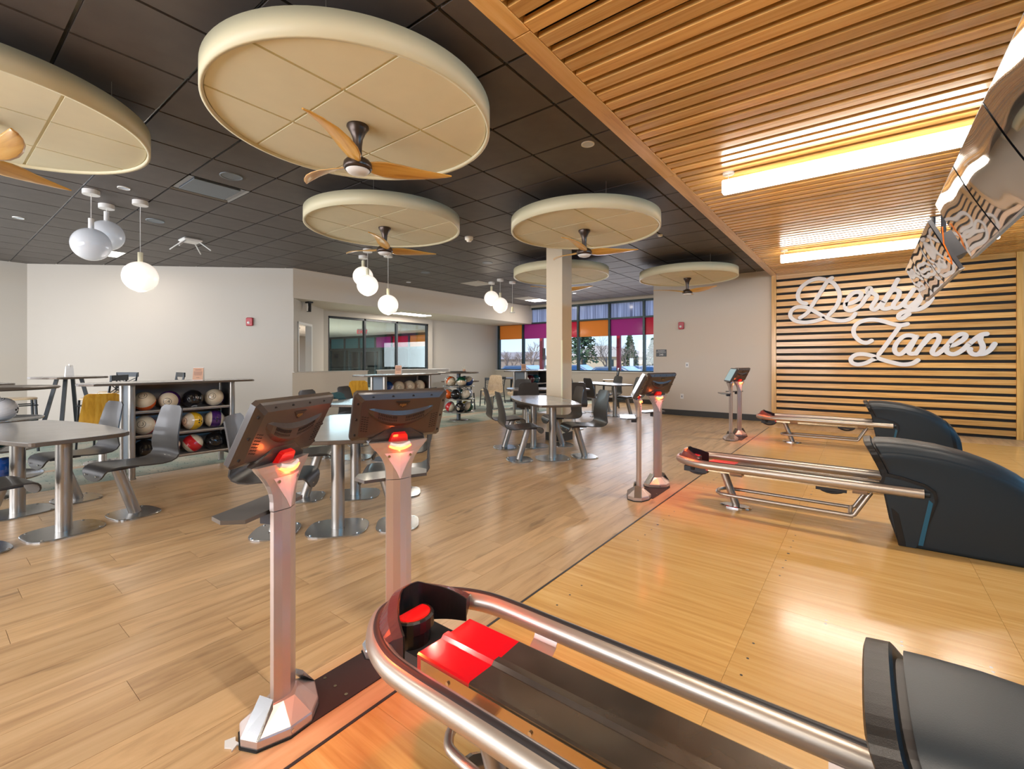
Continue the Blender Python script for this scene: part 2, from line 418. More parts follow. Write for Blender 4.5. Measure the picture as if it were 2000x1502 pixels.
for i in range(-20, 1):
    for j in range(-8, 22):
        x, y = xg0 + i * TX, yg0 + j * TY
        if (i, j) in skip or y + TY > 13.42: continue
        if any(inside(x + a * TX, y + c * TY, room) for a in (.03, .5, .97) for c in (.03, .5, .97)): cells.append((x, y))
def cvis(p):
    x, y = p[0] + .3, p[1] + .3; f = -x * .608 + y * .794; l = x * .794 + y * .608
    bad = f < .6 or abs(l) > f * 1.15 + .5 or f < 2.1
    return math.hypot(f, l) + (50 if bad else 0)
cells.sort(key=cvis)
far = MB()
for k, (x, y) in enumerate(cells):
    w = min(TX, -1.545 - x)
    if k < 295 and w == TX: link('ceiling_tile', tm, ce, (x, y, 0))
    else: far.box(x + .011, x + w - .011, y + .011, y + TY - .011, HC, HC + .014)
stuff(obj('distant_tiles', far, M['tile'], ce))

# ---- slatted wood ceiling over the lanes
sl = struct_empty('ceiling_slats')
b = MB(); b.box(-1.43, 8, -5, 11.03, HW + .055, HW + .12); obj('backing', b, M['black'], sl)
sm = MB().box(0, 6.4, 0, .0925, HW, HW + .034, .002).mesh('slat', M['slat'])
k = 0
y = 2.642 - 34 * .1379
while y < 10.95:
    if y > -3.6: link('slat', sm, sl, (-1.418, y, 0))
    y += .1379
bd = MB().box(0, .122, 0, 2.41, HW - .002, HC + .012, .003).mesh('edge_board', M['slat_y'])
tb = struct_empty('trim_2')
for k in range(-2, 6):
    o = link('edge_board', bd, tb, (-1.542, 2.02 - .004 + (k - 1) * 2.415, 0))
    if 2.02 - .004 + (k - 1) * 2.415 + 2.41 > 11.03: o.scale = (1, (11.03 - (2.02 - .004 + (k - 1) * 2.415)) / 2.41, 1)

# ---- walls
def wallseg(name, p, q, z0, z1, mat, th=.12, parent=None):
    d = Vector((q[0] - p[0], q[1] - p[1])); L = d.length; a = math.atan2(d.y, d.x)
    b = MB(); b.box(0, L, 0, th, z0, z1)
    o = obj(name, b, mat, parent, (p[0], p[1], 0), (0, 0, a))
    if not parent: structure(o)
    return o
wallseg('wall_north', (-4.08, 11.03), (-1.528, 11.03), 0, HC + .05, M['wall'])
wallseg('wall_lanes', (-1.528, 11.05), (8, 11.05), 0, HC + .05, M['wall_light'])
wallseg('wall_return', (-4.08, 13.5), (-4.08, 11.15), 0, HC + .05, M['wall'], .12)
w = wallseg('wall_west', (-13.09, -5), (-13.09, -2.2), 0, HC + .05, M['wall_light'])
wallseg('wall_west_end', (-13.09, .2), (-13.09, 1.37), 0, HC + .05, M['wall_light'])
wallseg('wall_west_sill', (-13.09, -2.2), (-13.09, .2), 0, .6, M['wall_light'])
wallseg('wall_west_head', (-13.09, -2.2), (-13.09, .2), 2.7, HC + .05, M['wall_light'])
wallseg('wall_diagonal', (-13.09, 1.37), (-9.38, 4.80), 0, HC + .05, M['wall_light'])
wallseg('wall_east', (8, 11.05), (8, -5), 0, HC + .05, M['black'])
wallseg('wall_south_end', (8, -5), (-1.0, -5), 0, HC + .05, M['wall'])
wallseg('wall_south_sill', (-1.0, -5), (-13.09, -5), 0, .5, M['wall'])
wallseg('wall_south_head', (-1.0, -5), (-13.09, -5), 2.8, HC + .05, M['wall'])
b = MB()
for k in range(8): b.box(-1.0 - k * 1.727 - .05, -1.0 - k * 1.727 + .05, -5.1, -5.0, .5, 2.8)
structure(obj('window_added', b, M['mullion']))  # unseen window, added so daylight enters from behind
# roof closes the building for the daylight
b = MB(); b.box(-15.6, 8.2, -5.2, 13.6, HC + .2, HC + .4); structure(obj('ceiling_roof', b, M['black']))
# soffit over the alcove
b = MB(); b.prism([(-9.35, 4.775), (-9.35, 13.4), (-11.2, 13.4), (-11.2, 6.5)], 2.59, HC + .05); structure(obj('ceiling_soffit', b, M['wall']))
# alcove walls
wallseg('wall_alcove', (-10.20, 5.64), (-10.83, 6.31), 0, 2.6, M['wall_light'], .1)
wallseg('wall_alcove_start', (-9.40, 4.80), (-9.58, 4.99), 0, 2.6, M['wall_light'], .1)
d0 = struct_empty('door_1')
ang = math.atan2(1.51, -1.43)
def dloc(t, z=0): return (-9.40 - .6876 * t, 4.80 + .726 * t, z)
b = MB(); b.box(.26, 1.16, 0, .1, 2.13, 2.6); obj('head_wall', b, M['wall_light'], d0, dloc(0), (0, 0, ang))
b = MB(); b.box(.26, .31, -.02, .12, 0, 2.13); b.box(1.11, 1.16, -.02, .12, 0, 2.13); b.box(.26, 1.16, -.02, .12, 2.08, 2.13); obj('door_frame', b, M['white'], d0, dloc(0), (0, 0, ang))
b = MB(); b.box(0, .78, 0, .045, .01, 2.07); lf = obj('door_leaf', b, M['white'], d0, (dloc(.32)[0] - .02, dloc(.32)[1] + .0, 0), (0, 0, ang + R(52)))
b = MB(); b.box(.2, .34, -.05, 0, 1.92, 1.98); b.box(.02, .34, -.06, -.045, 1.99, 2.005); obj('door_closer', b, M['darkedge'], lf)
b = MB(); b.box(.2, 1.9, 1.1, 1.2, 0, 2.6); obj('dark_opening_panel', b, M['base'], d0, dloc(0), (0, 0, ang))  # dark panel stands in for the shade seen through the open door
# storefront window of the alcove
w1 = struct_empty('window_1')
XS = -10.90
b = MB()
for y0 in (6.44, 7.53, 8.62, 9.80): b.box(XS - .05, XS + .03, y0, y0 + .055, .10, 2.44)
b.box(XS - .05, XS + .03, 6.44, 9.855, 2.385, 2.44); b.box(XS - .05, XS + .03, 6.44, 9.855, .10, .17)
obj('window_frame', b, M['frame_black'], w1)
for y0, y1 in ((6.495, 7.53), (7.585, 8.62), (8.675, 9.80)):
    b = MB(); b.box(XS - .014, XS - .006, y0, y1, .17, 2.385); obj('pane', b, M['tint'], w1)
b = MB(); b.box(-10.95, -10.83, 6.31, 6.44, 0, 2.6); b.box(-10.95, -10.83, 9.855, 10.0, 0, 2.6); b.box(-10.95, -10.83, 6.44, 9.855, 2.44, 2.6); b.box(-10.95, -10.83, 6.44, 9.855, 0, .10)
structure(obj('wall_storefront', b, M['wall_light']))
wallseg('wall_cafe', (-10.95, 10.0), (-10.95, 13.5), 0, 2.6, M['wall_light'], .1)
# vestibule behind the storefront
vb = struct_empty('wall_vestibule')
b = MB(); b.box(-22.5, -11.0, 4.6, 13.4, -.01, .003); obj('vestibule_floor', b, M['stripe'], vb)
b = MB(); b.box(-22.5, -11.2, 4.6, 13.5, 2.50, 2.6); obj('vestibule_ceiling', b, M['white'], vb)
b = MB(); b.box(-22.6, -22.4, 4.6, 13.5, 0, 2.6); b.box(-22.5, -11.1, 4.5, 4.6, 0, 2.6); obj('vestibule_wall', b, M['wall_light'], vb)
BW = pbr('white_painted_brick', (.42, .60, .70), .6)
bm_ = MB().box(0, .57, 0, .1, 0, .19, .006).mesh('brick', BW)
b = MB(); b.box(-24, -18.3, 14.25, 14.35, 0, 2.62); obj('brick_wall', b, M['vent'], vb)
for r_ in range(10):
    for c_ in range(9): link('brick', bm_, vb, (-23.6 + c_ * .58 + (r_ % 2) * .29, 14.17, .3 + r_ * .2))
b = MB()
for x in (-22.3, -21.0, -19.75, -18.45, -17.2, -16.0, -14.85, -13.6, -12.3): b.box(x - .05, x + .05, 13.36, 13.46, 0, 2.5)
for z0, z1 in ((0, .14), (1.80, 1.90), (2.40, 2.5)): b.box(-22.4, -11.1, 13.36, 13.46, z0, z1)
obj('entrance_frame', b, M['mullion'], vb)
bx = [-22.3, -21.0, -19.75, -18.45, -17.2, -16.0, -14.85, -13.6, -12.3]
M['f_teal'] = film('teal_film', (.10, .32, .32), .4)
for i, c_ in enumerate(['f_teal', 'f_teal', 'f_teal', 'f_purple', 'f_red', 'f_orange', 'f_orange', 'f_red']):
    b = MB(); b.box(bx[i] + .05, bx[i + 1] - .05, 13.40, 13.41, 1.90, 2.40); obj('film_panel', b, M[c_], vb)
    b = MB(); b.box(bx[i] + .05, bx[i + 1] - .05, 13.40, 13.41, .14, 1.80); obj('entrance_pane', b, M['tint'] if i < 4 else M['clear'], vb)
b = MB()
for x in (-20.35, -17.9): b.box(x - .06, x + .06, 13.2, 13.32, 0, 1.8)
b.box(-20.4, -17.85, 13.2, 13.32, 1.72, 1.84); obj('door_rails', b, M['mullion'], vb)
lamp('vestibule_light', 'AREA', (-15.8, 9.2, 2.46), 420, DAY, 5.0, 5.0)
# half walls
b = MB(); b.prism([(-9.35, 4.76), (-9.35, 6.57), (-9.47, 6.57), (-9.47, 4.90)], 0, 1.045); structure(obj('wall_half', b, M['wall']))
b = MB(); b.box(-9.50, -9.34, 4.80, 6.59, 1.045, 1.06); structure(obj('trim_3', b, M['wall_light']))
b = MB(); b.box(-9.48, -9.36, 6.93, 9.27, 0, 1.05); structure(obj('wall_half_far', b, M['wall_light']))
b = MB(); b.box(-9.50, -9.34, 6.91, 9.29, 1.05, 1.065); structure(obj('trim_4', b, M['white']))
# baseboards
def baseb(name, p, q, h=.13):
    o = wallseg(name, p, q, 0, h, M['base'], .012); return o
baseb('baseboard_north', (-1.53, 11.03), (-4.08, 11.03))
b = MB(); b.box(-9.3, -4.2, 13.285, 13.30, 0, .13); structure(obj('baseboard_window', b, M['base']))
b = MB(); b.box(2.07, 8, 11.035, 11.05, 0, .13); structure(obj('baseboard_lanes', b, M['base']))

# ---- north window wall
w2 = struct_empty('window_2')
mx = [-10.86, -9.735, -8.61, -7.485, -6.36, -5.235, -4.18]
b = MB()
for x in mx: b.box(x - .033, x + .033, 13.34, 13.46, .93, 2.60 if x < -9.4 else 3.13)
for z in (.93, 2.585): b.box(-10.86, -4.2, 13.35, 13.45, z, z + .05)
b.box(-9.35, -4.2, 13.35, 13.45, 3.09, 3.15)
obj('window_frame', b, M['mullion'], w2)
cols = ['f_orange', 'f_purple', 'f_red', 'f_orange', 'f_purple', 'f_red']
for i in range(6):
    x0, x1 = mx[i] + .033, mx[i + 1] - .033
    b = MB(); b.box(x0, x1, 13.40, 13.406, .98, 2.07); obj('pane', b, M['clear'], w2)
    b = MB(); b.box(x0, x1, 13.40, 13.412, 2.07, 2.585); obj('film_panel', b, M[cols[i]], w2)
    if x0 > -9.4 or i == 1:
        b = MB(); b.box(max(x0, -9.35), x1, 13.40, 13.406, 2.635, 3.09); obj('frosted_pane', b, M['frost'], w2)
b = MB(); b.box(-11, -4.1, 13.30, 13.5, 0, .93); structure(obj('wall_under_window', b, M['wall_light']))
b = MB(); b.box(-9.35, -4.2, 13.3, 13.5, 3.15, HC + .05); structure(obj('wall_over_window', b, M['wall']))
b = MB(); b.box(-11, -4.2, 13.26, 13.36, .925, .945); structure(obj('window_sill', b, M['white']))

# ---- slatted sign wall
sw = struct_empty('wall_slats')
b = MB(); b.box(-1.50, 2.05, 10.985, 11.04, 0, HW + .04); obj('backing', b, M['black'], sw)
b = MB(); b.box(-1.528, -1.443, 10.945, 11.05, 0, HW, .003); obj('stile', b, M['slat_z'], sw)
b = MB(); b.box(1.987, 2.067, 10.945, 11.05, 0, HW, .003); obj('stile', b, M['slat_z'], sw)
sm2 = MB().box(0, 3.426, 0, .03, 0, .090, .002).mesh('slat', M['slat'])
for k in range(22):
    z = HW - .055 - .1395 * k - .0
    if k == 0: z = HW - .09
    else: z = HW - .09 - .1395 * k
    if z < .02: break
    link('slat', sm2, sw, (-1.441, 10.958, z))

# ---- pillar
b = MB(); b.prism([(-4.115, 6.30), (-3.815, 6.30), (-3.815, 6.60), (-4.115, 6.60)], 0, HC + .05); pl = structure(obj('wall_pillar', b, M['pillar']))
b = MB(); b.box(-4.127, -3.803, 6.288, 6.612, 0, .13); structure(obj('baseboard_pillar', b, M['base']))
b = MB(); b.box(-3.835, -3.811, 6.296, 6.32, .13, 1.62); structure(obj('trim_5', b, M['disc']))
# ============================================================ CEILING OBJECTS
# ---- acoustic discs
DISCS = [(-2.755, 1.857, 'large cream acoustic disc above the nearest ceiling fan, biggest of all'),
         (-4.61, 3.48, 'cream acoustic disc directly behind the biggest disc, over the middle tables'),
         (-2.74, 5.05, 'cream acoustic disc just in front of the square pillar'),
         (-4.61, 7.56, 'small looking cream acoustic disc partly hidden behind the square pillar'),
         (-2.735, 9.22, 'farthest cream acoustic disc, close to the beige wall with the alarm'),
         (-4.65, .256, 'cream acoustic disc cut off by the edge above the grey table')]
ZD = 2.89; RD = .905
def clip_circle(sq, r, n=96):
    """clip a convex square by a circle: polygon of the common area"""
    pts = []
    x0, x1, y0, y1 = sq
    poly = [(x0, y0), (x1, y0), (x1, y1), (x0, y1)]
    cl = [(r * math.cos(2 * PI * k / n), r * math.sin(2 * PI * k / n)) for k in range(n)]
    for i in range(n):
        a, c = cl[i], cl[(i + 1) % n]; out = []
        side = lambda p: (c[0] - a[0]) * (p[1] - a[1]) - (c[1] - a[1]) * (p[0] - a[0])
        for j in range(len(poly)):
            p, q = poly[j], poly[(j + 1) % len(poly)]; sp, sq_ = side(p), side(q)
            if sp >= 0: out.append(p)
            if (sp >= 0) != (sq_ >= 0):
                t = sp / (sp - sq_); out.append((p[0] + (q[0] - p[0]) * t, p[1] + (q[1] - p[1]) * t))
        poly = out
        if not poly: return []
    return poly
dproto = thing('acoustic_disc', DISCS[0][2], 'ceiling panel', (DISCS[0][0], DISCS[0][1], ZD), 0, 'cream acoustic discs under the tile ceiling')
b = MB(); N_ = 96
ring = [(RD, .148), (RD, 0), (RD - .022, 0), (RD - .022, .03)]
b.lathe([(RD - .022, .148), (RD, .148), (RD, .0), (RD - .022, .0), (RD - .022, .03)], 96)
obj('rim', b, M['discrim'], dproto)
b = MB(); b.cyl(0, 0, .03, .145, RD - .022, 96, smooth=False); obj('core', b, M['disc'], dproto)
for i in range(-1, 2):
    for j in range(-1, 2):
        lo = lambda k: -1.0 if k == -1 else (-.3 if k == 0 else .3)
        hi = lambda k: -.3 if k == -1 else (.3 if k == 0 else 1.0)
        P = clip_circle((lo(i) + .009, hi(i) - .009, lo(j) + .009, hi(j) - .009), RD - .028)
        if len(P) < 3: continue
        b = MB(); b.prism(P, .018, .031); obj('panel', b, M['disc'], dproto)
for k in range(4):
    a = R(45 + 90 * k); b = MB(); b.cyl(.62 * math.cos(a) * 1.3, .62 * math.sin(a) * 1.3, .14, HC - ZD, .0022, 6); obj('hanging_wire', b, M['steel'], dproto)
for x, y, l in DISCS[1:]: dup(dproto, (x, y, ZD), 0, l)

# ---- ceiling fans hanging from the discs
FANL = ['nearest three-blade wooden ceiling fan, under the biggest cream disc', 'second ceiling fan, in front of the trio of lit globes',
        'ceiling fan right in front of the square pillar', 'ceiling fan mostly hidden behind the square pillar',
        'farthest ceiling fan, seen against the beige wall above the red alarm', 'ceiling fan cut off by the edge, two wooden blades showing']
FA = [64, 72, 40, 8, 100, 12]
fan = thing('ceiling_fan', FANL[0], 'ceiling fan', (DISCS[0][0], DISCS[0][1], ZD + .018), R(FA[0]), 'wooden ceiling fans under the cream discs')
b = MB(); b.lathe([(.072, 0), (.074, -.012), (.05, -.05), (.034, -.09), (.028, -.14), (.026, -.235)]); obj('canopy_stem', b, M['fandark'], fan)
b = MB(); b.lathe([(.03, -.215), (.075, -.235), (.092, -.255), (.096, -.285), (.085, -.305), (.0, -.307)]); mo = obj('motor', b, M['fandark'], fan)
b = MB(); b.lathe([(.0, -.332), (.04, -.331), (.066, -.322), (.079, -.305), (.082, -.296)]); obj('lens_cover', b, M['white'], fan)
def blade():
    secs = []
    for r_, ch, off, pit, dz in [(.06, .07, .0, 24, -.262), (.12, .125, .012, 24, -.262), (.19, .16, .025, 21, -.258), (.28, .165, .035, 18, -.252), (.38, .145, .035, 15, -.247), (.48, .115, .024, 12, -.243), (.57, .08, .0, 10, -.241), (.63, .045, -.022, 9, -.24), (.66, .012, -.04, 9, -.24)]:
        sec = []
        for t in range(10):
            a = 2 * PI * t / 10; cx = math.cos(a) * ch / 2; cz = math.sin(a) * .0055
            p = R(-pit); yy = cx * math.cos(p) - cz * math.sin(p) + off; zz = cx * math.sin(p) + cz * math.cos(p)
            sec.append((r_, yy, zz + dz))
        secs.append(sec)
    return secs
bl = MB(); bl.loft(blade(), smooth=True); blm = bl.mesh('blade', M['fanblade'])
for k in range(3): link('blade', blm, fan, (0, 0, 0), (0, 0, k * 2 * PI / 3))
for k in range(1, 6): dup(fan, (DISCS[k][0], DISCS[k][1], ZD + .018), R(FA[k]), FANL[k])

# ---- globe pendants
PEN = [(-6.877, 1.216, 2.60, 0, 'unlit glass globe pendant nearest of its trio, glowing faintly grey'),
       (-7.361, 1.442, 2.83, 0, 'unlit glass globe pendant hung highest, half behind the other grey globe'),
       (-6.874, 1.656, 2.30, 1, 'lit globe pendant hanging low before the wide blank wall'),
       (-7.255, 4.999, 2.83, 1, 'lit globe pendant on a short stem, half hidden behind another lit globe'),
       (-6.757, 4.747, 2.586, 1, 'lit globe pendant overlapping the one behind it, beneath the second fan'),
       (-6.79, 5.20, 2.30, 1, 'lowest lit globe pendant, in front of the alcove windows'),
       (-7.192, 8.572, 2.81, 1, 'farther lit globe pendant, the upper one of a close pair'),
       (-6.758, 8.372, 2.593, 1, 'farther lit globe pendant, the lower one of a close pair')]
def pendant(x, y, z, lit, label, globe=True):
    t = thing('globe_pendant', label, 'pendant lamp', (x, y, HC), 0, 'globe pendants in trios')
    b = MB(); b.cyl(0, 0, -.05, 0, .078, 28); obj('canopy', b, M['white'], t)
    top = z + .175 - HC
    b = MB(); b.cyl(0, 0, top + .1, -.05, .0035, 8); obj('cord', b, M['white'], t)
    b = MB(); b.cyl(0, 0, top - .01, top + .115, .026, 20); obj('socket', b, M['disc'] if lit else M['white'], t)
    if globe:
        b = MB(); n = 20; b.lathe([(max(.0001, .18 * math.sin(PI * k / n)), z - HC - .18 * math.cos(PI * k / n)) for k in range(n + 1)], 36)
        obj('glass_globe', b, M['globeon'] if lit else M['globeoff'], t)
        if lit: lamp('globe_light', 'POINT', (x, y, z - .20), (1.2 if y < 2 else 4.5), (1, .84, .66), .01)
    else:
        b = MB(); b.cyl(0, 0, top - .02, top - .01, .07, 20); obj('holder_plate', b, M['white'], t)
    return t
for p in PEN: pendant(*p)
pendant(-6.744, 8.823, 2.30, 1, 'pendant without its globe, bare white socket on a thin cord', False)

# ---- recessed fittings in the tile ceiling
def round_fit(x, y, r, label, kind, group):
    t = thing({'speaker': 'ceiling_speaker', 'light': 'downlight', 'off': 'downlight'}[kind], label, 'speaker' if kind == 'speaker' else 'ceiling light', (x, y, HC), 0, group)
    b = MB(); b.lathe([(r, .002), (r, -.008), (r * .86, -.008), (r * .84, .0)], 32); obj('ring', b, M['grille'] if kind == 'speaker' else M['white'], t)
    b = MB(); b.cyl(0, 0, -.004, .001, r * .85, 28, smooth=False); obj('grille' if kind == 'speaker' else 'lens', b, {'speaker': M['grille'], 'light': M['downlight'], 'off': M['downoff']}[kind], t)
    if kind == 'light': lamp('downlight_beam', 'AREA', (x, y, HC - .012), 15, NEUT, r * 1.6)
    return t
round_fit(-5.189, 2.003, .105, 'round grey ceiling speaker beside the square air vent', 'speaker', 'round ceiling speakers')
round_fit(-7.671, 2.01, .105, 'round ceiling speaker behind the cord of the low lit globe', 'speaker', 'round ceiling speakers')
round_fit(-5.822, 6.815, .10, 'oval looking pale ceiling speaker between second disc and pillar', 'speaker', 'round ceiling speakers')
round_fit(-7.532, 6.753, .10, 'bluish ceiling speaker near the soffit over the alcove', 'speaker', 'round ceiling speakers')
DL = [(-6.487, 1.418, 'off', 'small downlight between the globe trio and the air vent'), (-8.955, .857, 'off', 'small pale downlight nearest the blank wall corner'),
      (-1.925, 3.612, 'off', 'blue reflecting downlight beside the wooden ceiling edge'), (-4.9, 4.75, 'light', 'bright small downlight just behind the second fan'),
      (-6.5, 11.4, 'light', 'bright downlight near the pillar before the window wall'), (-8.796, 7.343, 'off', 'faint small downlight close to the soffit')]
for x, y, k, l in DL: round_fit(x, y, .058, l, k, 'small downlights in the tile ceiling')
for i, (x, y) in enumerate([(-3.7, -1.2), (-6.1, -1.2), (-8.6, -1.2), (-11.0, -1.2), (-3.6, -3.4), (-7.3, -3.4), (-11.0, -3.4)]):  # unseen downlights, added for extra light in the room
    round_fit(x, y, .09, 'added fill downlight in the tile ceiling, unseen behind the viewpoint', 'light', 'added downlights behind the viewpoint')

x0, y0 = xg0 + cell(*VENTS[0])[0] * TX, yg0 + cell(*VENTS[0])[1] * TY
t = thing('air_vent', 'square recessed air vent with a grey panel, beside the round speaker', 'air vent', (x0 + TX / 2, y0 + TY / 2, HC))
b = MB(); h = .296
b.loft([[(-h, -h, .0), (h, -h, .0), (h, h, .0), (-h, h, .0)], [(-h + .04, -h + .04, .03), (h - .04, -h + .04, .03), (h - .04, h - .04, .03), (-h + .04, h - .04, .03)]], cap=False); obj('frame', b, M['vent'], t)
b = MB(); b.box(-h + .07, h - .07, -h + .07, h - .07, .002, .012); obj('centre_panel', b, M['grille'], t)
b = MB(); b.box(-h, h, -h, h, .03, .034); obj('back', b, M['black'], t)
for k, (p, l) in enumerate(zip(DIFF, ['pale square air diffuser between the far globe pair and the soffit', 'pale square air diffuser nearest the window wall'])):
    c = cell(*p); x0, y0 = xg0 + c[0] * TX, yg0 + c[1] * TY
    t = thing('air_diffuser', l, 'air vent', (x0 + TX / 2, y0 + TY / 2, HC), 0, 'pale square diffusers')
    b = MB(); b.box(-.29, .29, -.29, .29, 0, .014); obj('panel', b, M['wall_light'], t)
    b = MB(); b.box(-.22, .22, -.22, .22, -.008, 0); obj('inner_plate', b, M['wall_light'], t)
for k, (p, l) in enumerate(zip(TROFF, ['lit square ceiling light panel behind the unlit globes', 'lit square ceiling panel near the windows, seen at a slant'])):
    c = cell(*p); x0, y0 = xg0 + c[0] * TX, yg0 + c[1] * TY
    t = thing('light_panel', l, 'ceiling light', (x0 + TX / 2, y0 + TY / 2, HC), 0)
    b = MB(); b.box(-.295, .295, -.29, .29, .0, .014); obj('frame', b, M['white'], t)
    b = MB(); b.box(-.275, .275, -.27, .27, -.004, 0); obj('diffuser', b, M['downlight'], t)
    lamp('panel_light', 'AREA', (x0 + TX / 2, y0 + TY / 2, HC - .012), 12, NEUT, .5)
t = thing('light_panel', 'bright recessed light panel in the soffit above the alcove', 'ceiling light', (-10.1, 8.55, 2.59))
b = MB(); b.box(-.2, .2, -.55, .55, -.006, .01); obj('diffuser', b, M['lampon'], t)
lamp('soffit_light', 'AREA', (-10.1, 8.55, 2.575), 45, NEUT, .4, 1.1)
# wifi router with four antennas
t = thing('wifi_router', 'white ceiling wifi router with four splayed antennas', 'router', (-8.397, 2.653, HC))
b = MB(); b.bevbox(-.13, .13, -.13, .13, -.05, 0, .02); obj('body', b, M['white'], t)
for k in range(4):
    a = R(45 + 90 * k); b = MB(); b.tube([(.11 * math.cos(a), .11 * math.sin(a), -.03), (.30 * math.cos(a), .30 * math.sin(a), -.17)], .009, 8); obj('antenna', b, M['white'], t)
t = thing('smoke_detector', 'white round smoke detector on the dark ceiling between two discs', 'smoke detector', (-4.839, 5.226, HC))
b = MB(); b.lathe([(.0, -.075), (.035, -.072), (.04, -.05), (.062, -.04), (.066, 0)]); obj('housing', b, M['white'], t)
b = MB(); b.cyl(0, 0, -.052, -.048, .05, 16); obj('collar', b, M['disc'], t)
t = thing('motion_sensor', 'small white sensor near the wooden ceiling edge beyond the pillar', 'sensor', (-2.45, 6.9, HC)); b = MB(); b.lathe([(0, -.03), (.03, -.026), (.04, 0)], 16); obj('cap', b, M['white'], t)

# ---- linear pendant lamps over the lanes
LL = [(4.68, 'long lit linear lamp hanging crosswise under the slat ceiling, the nearer one'), (8.544, 'long lit linear lamp closest to the slatted sign wall'),
      (.82, 'linear lamp over the lanes overhead, out of view'), (-3.0, 'linear lamp over the lanes behind the viewpoint')]
lp = thing('linear_lamp', LL[0][1], 'pendant lamp', (-1.06, LL[0][0], HW), 0, 'linear lamps over the lanes')
b = MB(); b.box(0, 2.46, -.038, .038, -.195, -.075, .006); obj('diffuser', b, M['lampon'], lp)
b = MB(); b.box(0, 2.46, -.028, .028, -.078, -.068); obj('top_rail', b, M['white'], lp)
for xx in (.05, 2.41):
    b = MB(); b.cyl(xx, 0, -.018, 0, .05, 24); b.cyl(xx, 0, -.075, -.01, .004, 8); obj('mount', b, M['white'], lp)
for y, l in LL[1:]: dup(lp, (-1.06, y, HW), 0, l)
for y, l in LL: lamp('linear_light', 'AREA', (.17, y, HW - .20), 30, NEUT, 2.4, .075)
# ---- overhead televisions
def tv(label):
    t = thing('overhead_television', label, 'television', (0, 0, 0), 0, 'televisions hung in a row over the lanes')
    # local: y along the row, screen between the top edge (0,0) and bottom edge (.207,-.45)
    Ws, tx, tz = .905, .207, -.452
    L = math.hypot(tx, tz); ux, uz = tx / L, tz / L; nx_, nz_ = uz, -ux   # normal to the front (-x, down)
    b = MB(); n = 14; m = 8; vs = []; fs = []
    for i in range(n + 1):
        for j in range(m + 1):
            yy = .008 + (Ws - .016) * i / n; q = .006 + (L - .012) * j / m
            bulge = .0016 * math.sin(PI * i / n) * (1 + .9 * math.sin(2 * PI * i / n + 1)) * 1.0 + .007 * math.sin(PI * j / m)
            vs.append((ux * q + nx_ * bulge, yy, uz * q + nz_ * bulge))
    for i in range(n):
        for j in range(m):
            a = i * (m + 1) + j; fs.append((a, a + 1, a + m + 2, a + m + 1))
    b.add(vs, fs, True); obj('screen', b, M['tvglass'], t)
    def slab(y0, y1, q0, q1, d0, d1):
        return [[(ux * q + nx_ * d, y, uz * q + nz_ * d) for q, d in ((q0, d0), (q1, d0), (q1, d1), (q0, d1))] for y in (y0, y1)]
    b = MB(); b.loft(slab(0, Ws, 0, L, -.03, -.002)); obj('bezel', b, M['darkedge'], t)
    b = MB(); b.loft(slab(0, Ws, L - .002, L + .010, -.034, .004)); obj('bottom_trim', b, M['steel'], t)
    b = MB(); b.loft(slab(.25, .65, .12, .36, -.17, -.03)); br = obj('mount_box', b, M['darkedge'], t)
    b = MB()
    for yy in (.35, .55): b.cyl(.245, yy, -.22, .53, .012, 10)
    obj('hanging_pole', b, M['darkedge'], t)
    b = MB(); b.box(.20, .30, .30, .60, .522, .53); obj('ceiling_bracket', b, M['darkedge'], t)
    return t
m_, nt_, b_ = newmat('mirror_black_screen'); setp(b_, Base_Color=(.42, .38, .33, 1), Roughness=.03, Metallic=.9)
no_ = nt_.nodes.new('ShaderNodeTexNoise'); no_.inputs['Scale'].default_value = .9; no_.inputs['Detail'].default_value = 0
tc_ = nt_.nodes.new('ShaderNodeTexCoord'); nt_.links.new(tc_.outputs['Object'], no_.inputs['Vector'])
bp_ = nt_.nodes.new('ShaderNodeBump'); bp_.inputs['Strength'].default_value = .35; bp_.inputs['Distance'].default_value = .011
nt_.links.new(no_.outputs[0], bp_.inputs['Height']); nt_.links.new(bp_.outputs[0], b_.inputs['Normal'])
M['tvglass'] = m_
TVL = ['black television screen at the near end of the far group, its rim facing us', 'middle television of the farther hanging group', 'last television of the farther hanging group, touching the sign lettering',
       'television at the far end of the big nearer row, over the sign', 'second television from the far end of the nearer row', 'third television from the far end of the nearer row, cut by the edge', 'television of the nearer row almost out of view']
ty = [5.50, 6.415, 7.33, 4.04, 3.125, 2.21, 1.295]
tv0 = tv(TVL[0]); tv0.location = (.453, ty[0], 2.54)
for k in range(1, 7): dup(tv0, (.453, ty[k], 2.54), 0, TVL[k])
b = MB(); b.tube([(.56, 5.46, 2.20), (.60, 5.38, 2.12), (.58, 5.25, 2.14), (.52, 5.10, 2.25), (.50, 4.98, 2.36)], .005, 6)
tag(obj('orange_cable', b, M['f_orange']), 'thin orange cable looping between the two television groups', 'cable')

